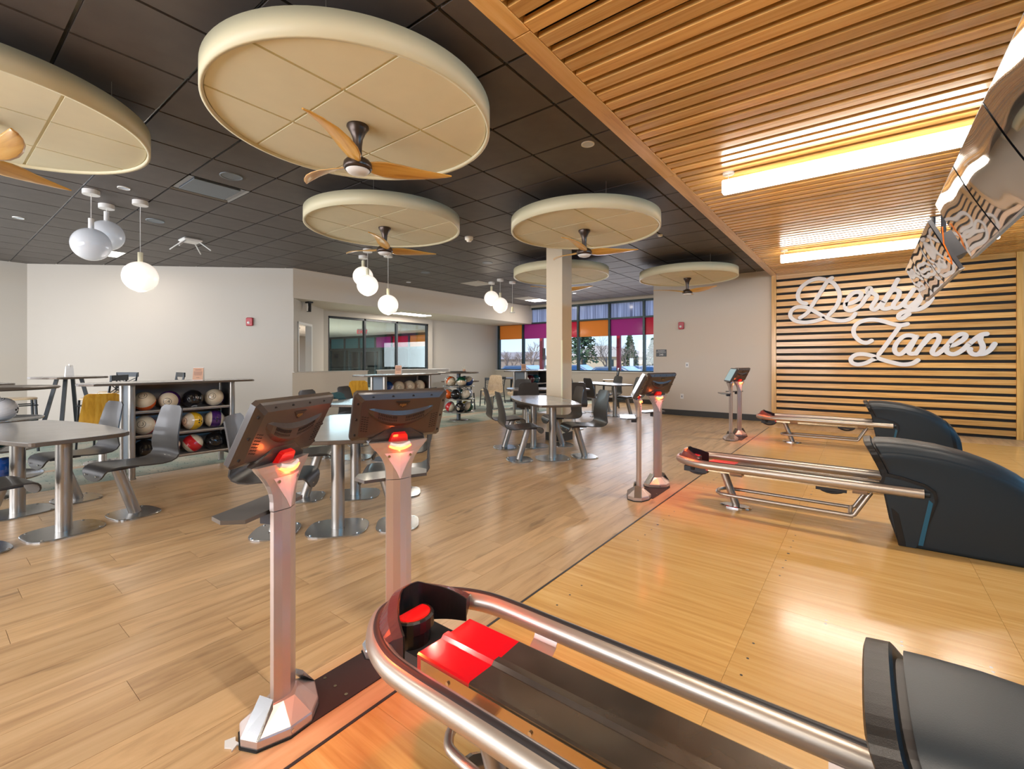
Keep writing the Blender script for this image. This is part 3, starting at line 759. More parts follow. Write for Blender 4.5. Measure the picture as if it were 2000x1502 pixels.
# ============================================================ SIGN LETTERS
def cat(pts, k=6):
    out = []
    P = [pts[0]] + list(pts) + [pts[-1]]
    for i in range(1, len(P) - 2):
        p0, p1, p2, p3 = P[i - 1], P[i], P[i + 1], P[i + 2]
        for s in range(k):
            t = s / k
            out.append(tuple(.5 * ((2 * p1[c]) + (-p0[c] + p2[c]) * t + (2 * p0[c] - 5 * p1[c] + 4 * p2[c] - p3[c]) * t * t + (-p0[c] + 3 * p1[c] - 3 * p2[c] + p3[c]) * t ** 3) for c in range(2)))
    out.append(tuple(pts[-1])); return out
def stroke(b, pts, w=.036, y0=-.03, y1=0.0, k=6):
    P = cat(pts, k); L = []; Rr = []
    for i, p in enumerate(P):
        q0, q1 = P[max(i - 1, 0)], P[min(i + 1, len(P) - 1)]
        dx, dz = q1[0] - q0[0], q1[1] - q0[1]; n = math.hypot(dx, dz) or 1; nx, nz = -dz / n, dx / n
        L.append((p[0] + nx * w, p[1] + nz * w)); Rr.append((p[0] - nx * w, p[1] - nz * w))
    secs = [[(l[0], y0, l[1]), (r[0], y0, r[1]), (r[0], y1, r[1]), (l[0], y1, l[1])] for l, r in zip(L, Rr)]
    b.loft(secs)
    for p in (P[0], P[-1]):
        s = len(b.v); b.cyl(0, 0, y0 + .0003, y1, w * .995, 16)
        b.xf(Matrix.Translation((p[0], 0, p[1])) @ Matrix(((1, 0, 0, 0), (0, 0, 1, 0), (0, 1, 0, 0), (0, 0, 0, 1))), s)
LETTERS = {'D':[[(-0.607,2.895),(-0.722,2.918),(-0.866,2.879),(-0.994,2.773),(-1.053,2.637),(-1.04,2.533),(-0.985,2.468),(-0.911,2.441)],[(-0.485,2.909),(-0.542,2.873),(-0.607,2.768),(-0.704,2.585),(-0.82,2.38)],[(-0.542,2.869),(-0.459,2.801),(-0.387,2.673),(-0.363,2.535),(-0.399,2.381),(-0.468,2.271),(-0.537,2.191)],[(-0.12,2.186),(-0.172,2.113),(-0.289,2.066),(-0.442,2.08),(-0.581,2.141),(-0.722,2.238),(-0.848,2.332),(-0.976,2.38),(-1.096,2.371),(-1.173,2.295),(-1.181,2.197),(-1.106,2.109),(-0.957,2.064),(-0.793,2.075),(-0.668,2.109),(-0.602,2.138)],[(-1.016,2.159),(-0.939,2.209),(-0.888,2.255),(-0.848,2.317)]],'e':[[(-0.272,2.376),(-0.156,2.404),(-0.057,2.479),(-0.028,2.554),(-0.077,2.595),(-0.156,2.581),(-0.23,2.493),(-0.276,2.376),(-0.264,2.288),(-0.205,2.251),(-0.123,2.275),(-0.028,2.354),(0.04,2.481),(0.075,2.518)]],'r':[[(0.075,2.599),(0.06,2.627),(0.075,2.654),(0.104,2.651),(0.116,2.61),(0.099,2.575),(0.064,2.57)],[(0.099,2.575),(0.151,2.552),(0.195,2.502),(0.191,2.434),(0.151,2.361),(0.123,2.292),(0.151,2.248),(0.206,2.267),(0.261,2.343),(0.292,2.39)]],'b':[[(0.498,2.771),(0.43,2.616),(0.354,2.465),(0.284,2.331),(0.28,2.267),(0.331,2.248),(0.392,2.264)],[(0.292,2.37),(0.361,2.514),(0.43,2.581),(0.491,2.581),(0.521,2.529),(0.498,2.433),(0.445,2.339),(0.438,2.28),(0.475,2.254),(0.536,2.283),(0.588,2.348)]],'y':[[(0.72,2.573),(0.654,2.449),(0.595,2.347),(0.603,2.284),(0.654,2.265),(0.713,2.309),(0.771,2.387),(0.821,2.473)],[(0.836,2.463),(0.785,2.332),(0.727,2.25)],[(0.963,2.395),(0.9,2.286),(0.8,2.216),(0.684,2.201),(0.58,2.176),(0.518,2.128),(0.518,2.069),(0.568,2.066),(0.625,2.115),(0.654,2.133)]],'L':[[(0.123,1.667),(0.048,1.629),(-0.049,1.666),(-0.131,1.777),(-0.143,1.9),(-0.082,2.006),(0.04,2.055),(0.167,2.058),(0.292,2.024),(0.415,1.97),(0.536,1.937),(0.632,1.955)],[(0.528,1.925),(0.475,1.825),(0.384,1.67),(0.292,1.513),(0.23,1.414)],[(0.775,1.302),(0.698,1.244),(0.565,1.224),(0.415,1.263),(0.276,1.314),(0.135,1.383),(0.007,1.416),(-0.106,1.407),(-0.184,1.339),(-0.172,1.257),(-0.082,1.221),(0.04,1.25),(0.135,1.31),(0.198,1.334)]],'a':[[(0.753,1.715),(0.669,1.75),(0.58,1.733),(0.498,1.638),(0.454,1.521),(0.475,1.432),(0.543,1.416),(0.625,1.505),(0.698,1.623),(0.759,1.722)],[(0.749,1.709),(0.698,1.585),(0.651,1.469),(0.676,1.419),(0.749,1.426)]],'n':[[(0.749,1.42),(0.814,1.544),(0.878,1.657),(0.931,1.741)],[(0.843,1.582),(0.928,1.703),(1.005,1.745),(1.054,1.705),(1.037,1.615),(0.977,1.494),(0.97,1.427),(1.026,1.408),(1.102,1.482),(1.157,1.556)]],'e2':[[(1.153,1.547),(1.258,1.573),(1.358,1.654),(1.389,1.721),(1.345,1.75),(1.272,1.717),(1.191,1.612),(1.147,1.491),(1.177,1.422),(1.258,1.41),(1.352,1.479),(1.431,1.588)]],'s':[[(1.431,1.578),(1.509,1.668),(1.579,1.729),(1.639,1.741)],[(1.573,1.72),(1.563,1.639),(1.592,1.548),(1.586,1.467),(1.541,1.404),(1.47,1.408),(1.437,1.459),(1.444,1.492)],[(1.541,1.404),(1.611,1.414),(1.681,1.478),(1.731,1.572)]]}
sg = thing('wall_lettering', 'white script lettering reading Derby Lanes on the slatted wood wall', 'sign', (0, 10.945, 0))
for name, strokes in LETTERS.items():
    b = MB()
    for i, s in enumerate(strokes): stroke(b, s, y0=-.034 - .0011 * i, y1=.012)
    obj('letter', b, M['letter'], sg)
# ============================================================ BALL RETURNS
def interp(tab, x):
    for (a, va), (c, vc) in zip(tab, tab[1:]):
        if x <= c: return va + (vc - va) * (x - a) / (c - a)
    return tab[-1][1]
def ball_return(Yc, label):
    t = thing('ball_return', label, 'ball return', (0, Yc, 0), 0, 'ball returns between the lane pairs')
    zr = .385; hw = .235
    path = [(.33, -hw), (-.2, -hw), (-.8, -hw), (-1.02, -hw), (-1.14, -hw + .012), (-1.25, -hw + .055), (-1.33, -hw + .12), (-1.365, -.06), (-1.372, 0)]
    P = cat(path, 5); full = P + [(x, -y) for x, y in reversed(P[:-1])]
    b = MB(); b.tube([(x, y, zr) for x, y in full], .036, 18); obj('rail', b, M['rail'], t)
    # black insert strip set inside the top of the rail
    def off(pp, d):
        out = []
        for i, p in enumerate(pp):
            q0, q1 = pp[max(i - 1, 0)], pp[min(i + 1, len(pp) - 1)]
            dx, dy = q1[0] - q0[0], q1[1] - q0[1]; n = math.hypot(dx, dy) or 1
            out.append((p[0] + dy / n * d, p[1] - dx / n * d))
        return out
    ins = full; b = MB(); b.tube([(x, y, zr + .0255) for x, y in ins], .0165, 10, ry=.012); obj('rail_insert', b, M['rubber'], t)
    for s in (-1, 1):
        b = MB(); b.cyl(0, 0, 0, .03, .021, 16); b.xf(Matrix.Translation((.33, s * hw, zr)) @ Matrix.Rotation(PI / 2, 4, 'Y')); obj('rail_cap', b, M['hood'], t)
    # nose shield on the curved tip
    tip = [p for p in full if p[0] < -1.17]
    out_, in_ = off(tip, -.006), off(tip, .066)
    n = len(tip); secs = []
    for i in range(n):
        h = .075 * math.sin(PI * (i + .35) / (n - .3)) ** .7
        ox, oy = out_[i]; ix, iy = in_[i]; mx_, my_ = (ox * .45 + ix * .55), (oy * .45 + iy * .55)
        secs.append([(ox, oy, zr + .022), (mx_, my_, zr + .03 + h * .75), (ix, iy, zr + .028 + h), (ix - .0, iy, zr - .03), (mx_, my_, zr + .0)])
    b = MB(); b.loft(secs); obj('nose_shield', b, M['nose'], t)
    secs = []
    for i in range(n):
        h = .075 * math.sin(PI * (i + .35) / (n - .3)) ** .7; ix, iy = in_[i]; jx, jy = off(tip, .072)[i]
        secs.append([(ix, iy, zr + .030 + h), (jx, jy, zr + .030 + h), (jx, jy, zr - .045), (ix, iy, zr - .045)])
    b = MB(); b.loft(secs); obj('nose_guard', b, M['hoodlip'], t)
    # hand dryer / sensor puck
    b = MB(); n = 20; sec = lambda z, r, s=1: [(-1.245 + max(-.018, r * math.cos(a)) * 1.0, -.035 + r * math.sin(a) * 1.15, z) for a in [2 * PI * k / n for k in range(n)]]
    b.loft([sec(zr - .09, .052), sec(zr - .01, .058), sec(zr - .008, .066), sec(zr + .03, .066), sec(zr + .036, .060)], smooth=False); pk = obj('sensor_puck', b, M['hoodlip'], t)
    b = MB(); b.loft([sec(zr + .0362, .054), sec(zr + .0385, .050)]); obj('sensor_lens', b, M['redlens'], pk)
    # deck
    def deckpart(x0, x1, mat, name):
        prof = [(-.125, -.055), (-.125, .0), (-.118, .004), (-.022, .0), (-.012, .010), (.012, .010), (.022, .0), (.118, .004), (.125, .0), (.125, -.055)]
        secs = []
        for x in (x0, x1): secs.append([(x, y, zr - .015 + z) for y, z in prof])
        b = MB(); b.loft(secs); return obj(name, b, mat, t)
    deckpart(-1.12, -.90, M['deckred'], 'red_glow_panel')
    deckpart(-.8995, .16, M['deck'], 'deck_panel')
    for s in (-1, 1):
        b = MB(); b.box(-1.10, .16, s * .127 - .0015, s * .127 + .0015, zr - .072, zr - .022); sk = obj('deck_skirt', b, M['deckside'], t)
        b = MB()
        for xx in (-.98, -.68, -.38, -.08):
            q = len(b.v); b.cyl(0, 0, 0, .005, .006, 10); b.xf(Matrix.Translation((xx, s * .128, zr - .045)) @ Matrix.Rotation(-s * PI / 2, 4, 'X'), q)
        obj('screw', b, M['boltm'], sk)
    for xx in (-.86, -.02):
        for s in (-1, 1):
            pts = [(xx, s * .12, zr - .075), (xx, s * .17, zr - .072), (xx, s * .21, zr - .045), (xx, s * .225, zr - .02)]
            b = MB(); b.loft([[(x - .045, y, z), (x + .045, y, z), (x + .045, y, z - .006), (x - .045, y, z - .006)] for x, y, z in pts]); obj('bracket_arm', b, M['champ'], t)
    for xx in (-1.22, -.2):
        b = MB(); b.tube([(xx + .10 * math.cos(a), .0, zr - .075 - .06 * abs(math.sin(a))) for a in [PI * k / 10 for k in range(11)]], .012, 10)
        b.box(xx - .1, xx + .1, -.09, .09, zr - .105, zr - .06); obj('drive_cover', b, M['rubber'], t)
    # floor frame
    b = MB(); zf = .125
    loop = cat([(-.06, -.125), (-.5, -.125), (-.92, -.12), (-1.02, -.085), (-1.045, 0), (-1.02, .085), (-.92, .12), (-.5, .125), (-.06, .125)], 5)
    b.tube([(x, y, zf) for x, y in loop], .0155, 12)
    for s in (-1, 1): b.tube([(-.08, s * .125, zf), (-.055, s * .125, zf + .01), (.05, s * .115, zr - .06)], .0155, 12)
    b.tube([(-.08, -.125, zf), (-.08, .125, zf)], .0155, 12)
    obj('floor_frame', b, M['rail'], t)
    b = MB(); b.tube([(-1.0, 0, zr - .08), (-.90, 0, .03), (-.895, 0, .012)], .032, 16); b.cyl(-1.0, 0, zr - .095, zr - .06, .055, 18); obj('front_leg', b, M['rail'], t)
    b = MB(); b.loft([[(-.90 + r * .13 * math.cos(a), r * .07 * math.sin(a), z) for a in [2 * PI * k / 24 for k in range(24)]] for r, z in ((1, .0015), (1, .010), (.86, .016))]); obj('foot_plate', b, M['chrome'], t)
    # hood
    xf = lambda z: interp([(0, .195), (.16, .165), (.40, .125), (.52, .085), (.62, .04), (.69, .0), (.75, -.02)], z)
    prof = [(0, .700), (.10, .712), (.2, .716), (.3, .712), (.45, .697), (.6, .662), (.72, .615), (.82, .555), (.9, .48), (.97, .38), (1.0, .29)]
    def section(s, shrink=0., dx=0.):
        X1 = 1.03; h = interp(prof, s) - shrink; w0 = (.235 - .02 * s) - shrink; wt = (.225 - .05 * s) - shrink; pts = []
        rnd = .11
        side = [(w0, .004), (w0, .10), (w0 - .002, h * .35), (w0 - .01, h - rnd - .08), (wt + .01, h - rnd + .02), (wt - .012, h - .055), (wt - .045, h - .022), (wt - .09, h - .006), (wt * .25, h)]
        full = [(-y, z) for y, z in reversed(side)] + side
        full = cat([(y, z) for y, z in side][::1] + [(-y, z) for y, z in reversed(side)], 3)
        for y, z in full:
            x0 = xf(z); x1 = X1 - .12 * (z / .7) ** 2
            pts.append((x0 + (x1 - x0) * s + dx, y, z))
        return pts
    b = MB(); ss = [.075 + (1 - .075) * k / 22 for k in range(23)]
    secs = [section(s) for s in ss]; b.loft(secs, cap=False, smooth=True); q_ = section(ss[-1]); b.add(q_, [tuple(range(len(q_)))])
    hd = obj('hood_shell', b, M['hood'], t)
    b = MB(); secs = [section(.045, .012), section(.08, .012)]; b.loft(secs, cap=False); obj('hood_groove', b, M['rubber'], hd)
    b = MB()
    secs = [section(.002, .0), section(.008, -.008), section(.052, -.008), section(.056, .0), section(.056, .02), section(.002, .02)]; secs.append(secs[0])
    b.loft(secs, cap=False, smooth=False); obj('hood_lip', b, M['hoodlip'], t)
    b = MB(); s0 = section(.03, .012); b.add(s0, [tuple(range(len(s0)))]); obj('hood_mouth_shade', b, M['black'], t)  # black cap stands in for the shaded hollow inside the hood
    b = MB(); secs = [section(.90, -.003), section(.94, -.003)]; b.loft(secs, cap=False, smooth=True); obj('hood_rear_band', b, M['hoodlip'], hd)
    for s in (-1, 1):
        def side_panel(grow, d0, d1):
            pl_ = [(.205, .004), (.155 , .19), (.115, .42), (.128, .475), (.22, .462), (.33, .43), (.375, .395), (.385, .34), (.36, .24), (.325, .12), (.285, .004)]
            cx, cz = .25, .25; out = []
            for y in (d0, d1):
                out.append([(cx + (x - cx) * (1 + grow), s * (y), max(.003, cz + (z - cz) * (1 + grow))) for x, z in pl_])
            if s > 0: out = [list(reversed(q)) for q in out]
            return out
        b = MB(); b.loft(side_panel(.11, .20, .2375)); obj('panel_rim', b, M['hoodlip'], hd)
        b = MB(); b.loft(side_panel(0, .20, .2405)); obj('side_panel', b, M['hood'], t)
        b = MB(); q = [(.30, .03), (.325, .03), (.375, .33), (.355, .35)]
        b.loft([[(x, s * y, z) for x, z in (q if s < 0 else reversed(q))] for y in (.236, .2425)]); obj('teal_strip', b, M['teal'], hd)
    l = lamp('red_deck_light', 'SPOT', (-1.16, Yc, zr + .03), 1.6, (1, .03, .02), .03, rot=(0, R(-78), 0), spot=110)
    return t
ball_return(1.095, 'nearest ball return, its red-lit deck and curved steel rail filling the foreground')
ball_return(4.44, 'middle ball return with a dark blue-black hood and satin rails')
ball_return(8.50, 'farthest and smallest ball return, in front of the slatted wall')

# ============================================================ CONSOLES
def console(X, Y, rz, label, on=False, lit=True):
    t = thing('bowling_console', label, 'console', (X, Y, 0), rz, 'touch screen consoles beside the approach')
    # local +x points to the lanes, -x to the players
    foot = [(.112, 0), (.085, .075), (.015, .150), (-.05, .150), (-.105, .095), (-.105, -.095), (-.05, -.150), (.015, -.150), (.085, -.075)]
    def pf(s, dx=0): return [(x * s + dx, y * s) for x, y in foot]
    post = [(.024, 0), (.014, .030), (.001, .057), (-.014, .056), (-.022, .046), (-.022, -.046), (-.014, -.056), (.001, -.057), (.014, -.030)]
    L3 = lambda q, z: [(x, y, z) for x, y in q]
    b = MB(); b.loft([L3(pf(1.03), .001), L3(pf(1.03), .006)]); obj('base_gasket', b, M['black'], t)
    b = MB(); b.loft([L3(pf(.985), .005), L3(pf(1.0), .012), L3(pf(1.0), .034), L3(pf(.97), .040), L3([(x * 1.7, y * 1.18) for x, y in post], .092), L3([(x * 1.05, y * 1.05) for x, y in post], .094)]); bs = obj('base', b, M['chrome'] if False else M['champ'], t)
    for s in (-1, 1):
        b = MB(); b.loft([[(-.04, s * .145, .038), (.02, s * .146, .038), (.022, s * .085, .098), (-.035, s * .082, .105)], [(-.05, s * .150, .036), (.012, s * .152, .036), (.016, s * .078, .125), (-.04, s * .075, .13)]]); obj('base_wing', b, M['plate'], bs)
    b = MB(); b.tube([(.078, -.066, .023), (.090, -.070, .023)], .006, 8); obj('screw', b, M['boltm'], bs)
    b = MB(); b.loft([L3(post, .085), L3(post, .765)]); obj('post', b, M['champ'], t)
    secs = []
    for z, w, xb in [(.768, .064, -.022), (.80, .065, -.024), (.83, .070, -.028), (.86, .084, -.034), (.89, .108, -.042), (.912, .132, -.048), (.935, .150, -.052)]:
        k = w / .064; secs.append([(.024, 0, z), (.014, .030 * k, z), (.001, .057 * k, z), (-.016, .056 * k, z), (xb, .046 * k, z), (xb, -.046 * k, z), (-.016, -.056 * k, z), (.001, -.057 * k, z), (.014, -.030 * k, z)])
    b = MB(); b.loft(secs, smooth=False); nk = obj('neck', b, M['champ'], t)
    b = MB(); secs = []
    for z, w, k in [(.770, .002, 1.0), (.80, .015, 1.016), (.83, .032, 1.09), (.86, .050, 1.31), (.885, .066, 1.62)]:
        xe = .024 - .010 * min(1, w / (.030 * k)) - .013 * max(0, (w - .030 * k) / (.027 * k))
        xm = .024 - .010 * min(1, w * .5 / (.030 * k))
        secs.append([(.0252, 0, z), (xm + .0018, w * .5, z), (xe + .0015, w, z), (xe - .004, w, z), (.018, 0, z), (xe - .004, -w, z), (xe + .0015, -w, z), (xm + .0018, -w * .5, z)])
    b.loft(secs); obj('neck_inlay', b, M['pinklit'], nk)
    b = MB()
    for s in (-1, 1): b.tube([(.0, s * .045, .872), (.0185, s * .048, .872)], .006, 8)
    obj('screw', b, M['boltm'], nk)
    # screen housing: back plane through (-.03,.94) and (.08,1.15)
    d = Vector((.11, 0, .21)).normalized(); nrm = Vector((-d.z, 0, d.x)); o0 = Vector((-.03, 0, .935)); Hs = .247; Wd = .415
    def pt(u, v, w): return tuple(o0 + d * v + Vector((0, u, 0)) + nrm * w)     # u across, v up, w towards the player
    def rect(u, v0, v1, w, c=.012): return [pt(-u + c, v0, w), pt(u - c, v0, w), pt(u, v0 + c, w), pt(u, v1 - c, w), pt(u - c, v1, w), pt(-u + c, v1, w), pt(-u, v1 - c, w), pt(-u, v0 + c, w)]
    b = MB(); hu = Wd / 2
    b.loft([rect(hu - .03, .028, Hs - .026, 0), rect(hu - .008, .008, Hs - .006, .014), rect(hu, 0, Hs, .020), rect(hu, 0, Hs, .040), rect(hu - .004, .004, Hs - .004, .044)]); hs = obj('screen_housing', b, M['housing'], t)
    b = MB(); b.loft([rect(hu - .022, .02, Hs - .02, .0438, .004), rect(hu - .022, .02, Hs - .02, .0452, .004)]); obj('screen', b, M['screenon'] if on else M['screenoff'], t)
    # smile shaped grille bulge on the back
    secs = []
    for k in range(13):
        q = -1 + 2 * k / 12; u = q * .145; v = .118 + .050 * q * q; hgt = .085 * math.sqrt(max(.02, 1 - q * q * .9)); dep = .014 * math.sqrt(max(.0, 1 - q * q)) + .001
        secs.append([pt(u, v - hgt * .5, 0.001), pt(u, v - hgt * .2, -dep), pt(u, v + hgt * .3, -dep * .8), pt(u, v + hgt * .5, .001)])
    b = MB(); b.loft(secs, smooth=False); bg_ = obj('grille_bulge', b, M['housing'], hs)
    b = MB()
    for sgn in (-1, 1):
        for row in range(2):
            for k in range(11):
                u = sgn * (.022 + k * .0078); q = u / .145; v = .122 + .050 * q * q + (row - .5) * .017; dep = .0118 * math.sqrt(max(.0, 1 - q * q)) + .0025
                b.loft([[pt(u - .0023, v - .006, -dep), pt(u + .0023, v - .006, -dep), pt(u + .0023, v + .006, -dep), pt(u - .0023, v + .006, -dep)], [pt(u - .0023, v - .006, -dep + .006), pt(u + .0023, v - .006, -dep + .006), pt(u + .0023, v + .006, -dep + .006), pt(u - .0023, v + .006, -dep + .006)]])
        for row in range(7):
            for k in range(3):
                u = sgn * (.145 + k * .011); v = .06 + row * .012 + k * .003
                b.loft([[pt(u - .004, v - .0016, w), pt(u + .004, v - .0016, w), pt(u + .004, v + .0016, w), pt(u - .004, v + .0016, w)] for w in (-.0008, .004)])
    stuff(obj('vent_slots', b, M['black'], hs))
    b = MB()
    for u, v in [(-.13, Hs - .018), (.0 - .045, Hs - .017), (.045, Hs - .017), (.13, Hs - .018), (-hu + .018, .20), (hu - .018, .20), (-hu + .018, .12), (hu - .018, .12), (-hu + .018, .04), (hu - .018, .04)]:
        s = len(b.v); b.cyl(0, 0, -.001, .006, .0055, 10)
        Mx = Matrix.Translation(Vector(pt(u, v, .0065))) @ Matrix(((0, d.x, nrm.x, 0), (1, 0, 0, 0), (0, d.z, nrm.z, 0), (0, 0, 0, 1))); b.xf(Mx, s)
    stuff(obj('screw_holes', b, M['black'], hs))
    b = MB(); tri = [(-.032, .208), (.032, .208), (.004, .178), (-.004, .178)]
    b.loft([[pt(u, v, w) for u, v in tri] for w in (-.003, .002)]); em = obj('emblem_badge', b, M['emblem'], hs)
    b = MB()
    for k in range(5):
        u = (-.012 + k * .006); b.loft([[pt(u - .0012, .182 + abs(k - 2) * .003, w), pt(u + .0012, .182 + abs(k - 2) * .003, w), pt(u + .0022, .197, w), pt(u - .0002, .197, w)] for w in (-.0036, -.003)])
    obj('emblem_mark', b, M['goldmark'], em)
    # wide lower mount and red lens
    b = MB(); secs = []
    for v, u, w in [(.0, .135, -.006), (.02, .125, -.008), (.045, .085, -.006), (.07, .05, .002)]: secs.append([pt(-u, v, .01), pt(-u * .96, v, w), pt(u * .96, v, w), pt(u, v, .01)])
    b.loft(secs); obj('mount_cover', b, M['housing'], hs)
    b = MB(); tr = [(-.045, -.002), (.045, -.002), (.034, .046), (.026, .054), (-.026, .054), (-.034, .046)]
    b.loft([[pt(u, v, w) for u, v in tr] for w in (-.030, -.012)]); obj('red_lens', b, M['redlens'], hs)
    b = MB(); b.tube([(.030 - (y * y) * 4 , y, .904 + y * y * 6) for y in [-.048 + .096 * k / 10 for k in range(11)]], .0048, 8); obj('led_strip', b, M['redglow'], nk)
    b = MB(); b.tube([(.026 - (y * y) * 4 , y, .917 + y * y * 5) for y in [-.045 + .09 * k / 10 for k in range(11)]], .0075, 8, ry=.009); obj('lens_lip', b, M['white'], nk)
    # tray on the player side
    b = MB(); tr = [(-.035, -.145), (-.035, .145), (-.11, .170), (-.175, .140), (-.175, -.140), (-.11, -.170)]
    b.loft([[(x, y, z) for x, y in reversed(tr)] for z in (.752, .766)]); ty_ = obj('tray', b, M['chairdark'], t)
    b = MB(); b.box(-.07, -.020, -.04, .04, .715, .752); obj('tray_bracket', b, M['darkedge'], ty_)
    if lit:
        cr_, sr_ = math.cos(rz), math.sin(rz)
        lamp('console_glow', 'SPOT', (X + cr_ * .10, Y + sr_ * .10, .90), 8, (1, .10, .02), .02, rot=(0, R(-28), rz), spot=86)
        lamp('lens_glow', 'POINT', (X + cr_ * .050, Y + sr_ * .050, .900), .22, (1, .14, .03), .012)
    return t
M['pinklit'] = pbr('pink_lit_inlay', (.70, .52, .50), .4)  # pink light falling on the inlay is put into its base colour
M['emblem'] = pbr('emblem_dark', (.02, .018, .016), .3)
M['goldmark'] = pbr('gold_mark', (.45, .33, .12), .35, .8)
M['chairdark'] = pbr('tray_laminate', (.10, .092, .088), .28, .2, coat=.4)
console(-1.67, .822, R(25), 'nearest bowling console, tilted screen back, base at the near end of the black plate')
console(-1.67, 1.338, R(-22), 'second bowling console, its wide brown-black screen back facing us')
console(-1.69, 4.185, R(25), 'middle pair console whose touch screen face is seen from the side')
console(-1.69, 4.70, R(-22), 'middle pair console with the red glow under its dark screen back')
console(-1.715, 8.13, R(25), 'farthest pair console with a pale lit touch screen', on=True)
console(-1.69, 8.67, R(-22), 'farthest pair console showing the back of its screen')
for y0, y1, l in ((.86, 1.34, 'black metal floor plate between the two nearest consoles'), (4.22, 4.70, 'black metal floor plate between the middle pair of consoles'), (8.16, 8.66, 'black metal floor plate between the farthest pair of consoles')):
    t = thing('floor_plate', l, 'floor plate', (0, 0, 0), 0, 'floor plates joining consoles')
    b = MB(); b.box(-1.765, -1.565, y0, y1, .0005, .005); obj('plate', b, M['mat'], t)
    b = MB()
    for xx in (-1.74, -1.665, -1.59): b.cyl(xx, y0 + .16, .005, .008, .007, 10)
    obj('bolt', b, M['boltm'], t)
b = MB(); b.prism([(-.03, -.01), (0, -.022), (.02, -.008), (.034, -.014), (.02, .008), (.03, .02), (0, .012), (-.02, .02)], .0008, .006)
tag(obj('paper_scrap', b, M['white'], None, (-1.695, .655, 0)), 'torn white scrap of paper on the wood floor beside the nearest console', 'paper')

# ============================================================ TABLES AND SEATS
def squircle(a, b2, n=3.2, N=40):
    out = []
    for k in range(N):
        t = 2 * PI * k / N; c, s = math.cos(t), math.sin(t)
        out.append((a * math.copysign(abs(c) ** (2 / n), c), b2 * math.copysign(abs(s) ** (2 / n), s)))
    return out
def boat(Lh, we, wm, r=.05):
    """table outline: bowed long sides, slightly bowed ends, rounded corners"""
    pts = []
    for k in range(9):
        q = -1 + 2 * k / 8; pts.append((q * (Lh - r), -(wm - (wm - we) * q * q)))
    for k in range(1, 4):
        a = -PI / 2 + PI / 2 * k / 4; pts.append((Lh - r + r * math.cos(a), -we + r + r * math.sin(a)))
    for k in range(5):
        q = -1 + 2 * k / 4; pts.append((Lh + .03 * (1 - q * q), q * (we - r)))
    half = pts; full = half + [(-x, -y) for x, y in half]
    return full
def base_plate(name, x, y, a, c, parent, bolts=True):
    b = MB(); P = squircle(a, c)
    b.loft([[(x + px, y + py, .001) for px, py in P], [(x + px, y + py, .008) for px, py in P], [(x + px * .985, y + py * .985, .011) for px, py in P]])
    o = obj(name, b, M['plate'], parent)
    b = MB()
    for sx_, sy_ in ((1, 1), (1, -1), (-1, 1), (-1, -1)): b.cyl(x + sx_ * a * .74, y + sy_ * c * .74, .011, .016, .008, 6, smooth=False)
    obj('bolt', b, M['boltm'], o)
    return o
def dining_table(x, y, deg, label):
    t = thing('dining_table', label, 'table', (x, y, 0), R(deg), 'grey boat-shaped dining tables')
    P = boat(.80, .29, .375)
    b = MB(); b.prism(P, .712, .7395, .004); obj('table_edge', b, M['tableedge'], t)
    b = MB(); b.prism([(px * .985, py * .985) for px, py in P], .738, .7415); obj('tabletop', b, M['tabletop'], t)
    for s in (-1, 1):
        b = MB(); b.cyl(s * .45, 0, .010, .70, .049, 24); b.box(s * .45 - .12, s * .45 + .12, -.12, .12, .70, .712); obj('leg', b, M['steel'], t)
        base_plate('base_plate', s * .45, 0, .20, .225, t)
    return t
def shell_mesh(mat):
    prof = [(-.305, .895, .125), (-.297, .868, .168), (-.28, .80, .180), (-.262, .72, .192), (-.245, .64, .205), (-.238, .57, .214), (-.242, .525, .217), (-.238, .488, .217), (-.218, .456, .216), (-.18, .438, .215), (-.12, .431, .214),
            (-.02, .436, .210), (.08, .446, .206), (.17, .452, .202), (.225, .448, .198), (.255, .436, .192), (.272, .415, .184), (.280, .39, .168), (.283, .368, .14), (.284, .352, .10), (.285, .340, .05)]
    n = len(prof); m = 8; th = .011
    def P(i, j, off):
        y, z, w = prof[i]; y0, z0, _ = prof[max(0, i - 1)]; y1, z1, _ = prof[min(n - 1, i + 1)]
        dy, dz = y1 - y0, z1 - z0; L = math.hypot(dy, dz); ny, nz = -dz / L, dy / L    # towards the sitter
        q = -1 + 2 * j / m; cup = .012 * q * q if i < 7 else .004 * q * q
        return (q * w, y + ny * (-off) * -1 + (cup if i < 7 else 0), z + nz * off + (0 if i < 7 else 0))
    b = MB(); vs = []; fs = []
    for off in (0, -th):
        for i in range(n):
            for j in range(m + 1): vs.append(P(i, j, off))
    K = n * (m + 1)
    idx = lambda s, i, j: s * K + i * (m + 1) + j
    for i in range(n - 1):
        for j in range(m):
            fs.append((idx(0, i, j), idx(0, i + 1, j), idx(0, i + 1, j + 1), idx(0, i, j + 1)))
            fs.append((idx(1, i, j), idx(1, i, j + 1), idx(1, i + 1, j + 1), idx(1, i + 1, j)))
    b.add(vs, fs, True)
    fs = []
    for i in range(n - 1):
        fs.append((idx(0, i, 0), idx(1, i, 0), idx(1, i + 1, 0), idx(0, i + 1, 0))); fs.append((idx(0, i, m), idx(0, i + 1, m), idx(1, i + 1, m), idx(1, i, m)))
    for j in range(m):
        fs.append((idx(0, 0, j), idx(0, 0, j + 1), idx(1, 0, j + 1), idx(1, 0, j))); fs.append((idx(0, n - 1, j), idx(1, n - 1, j), idx(1, n - 1, j + 1), idx(0, n - 1, j + 1)))
    b.add(vs, fs, False)
    return b.mesh('seat_shell', mat)
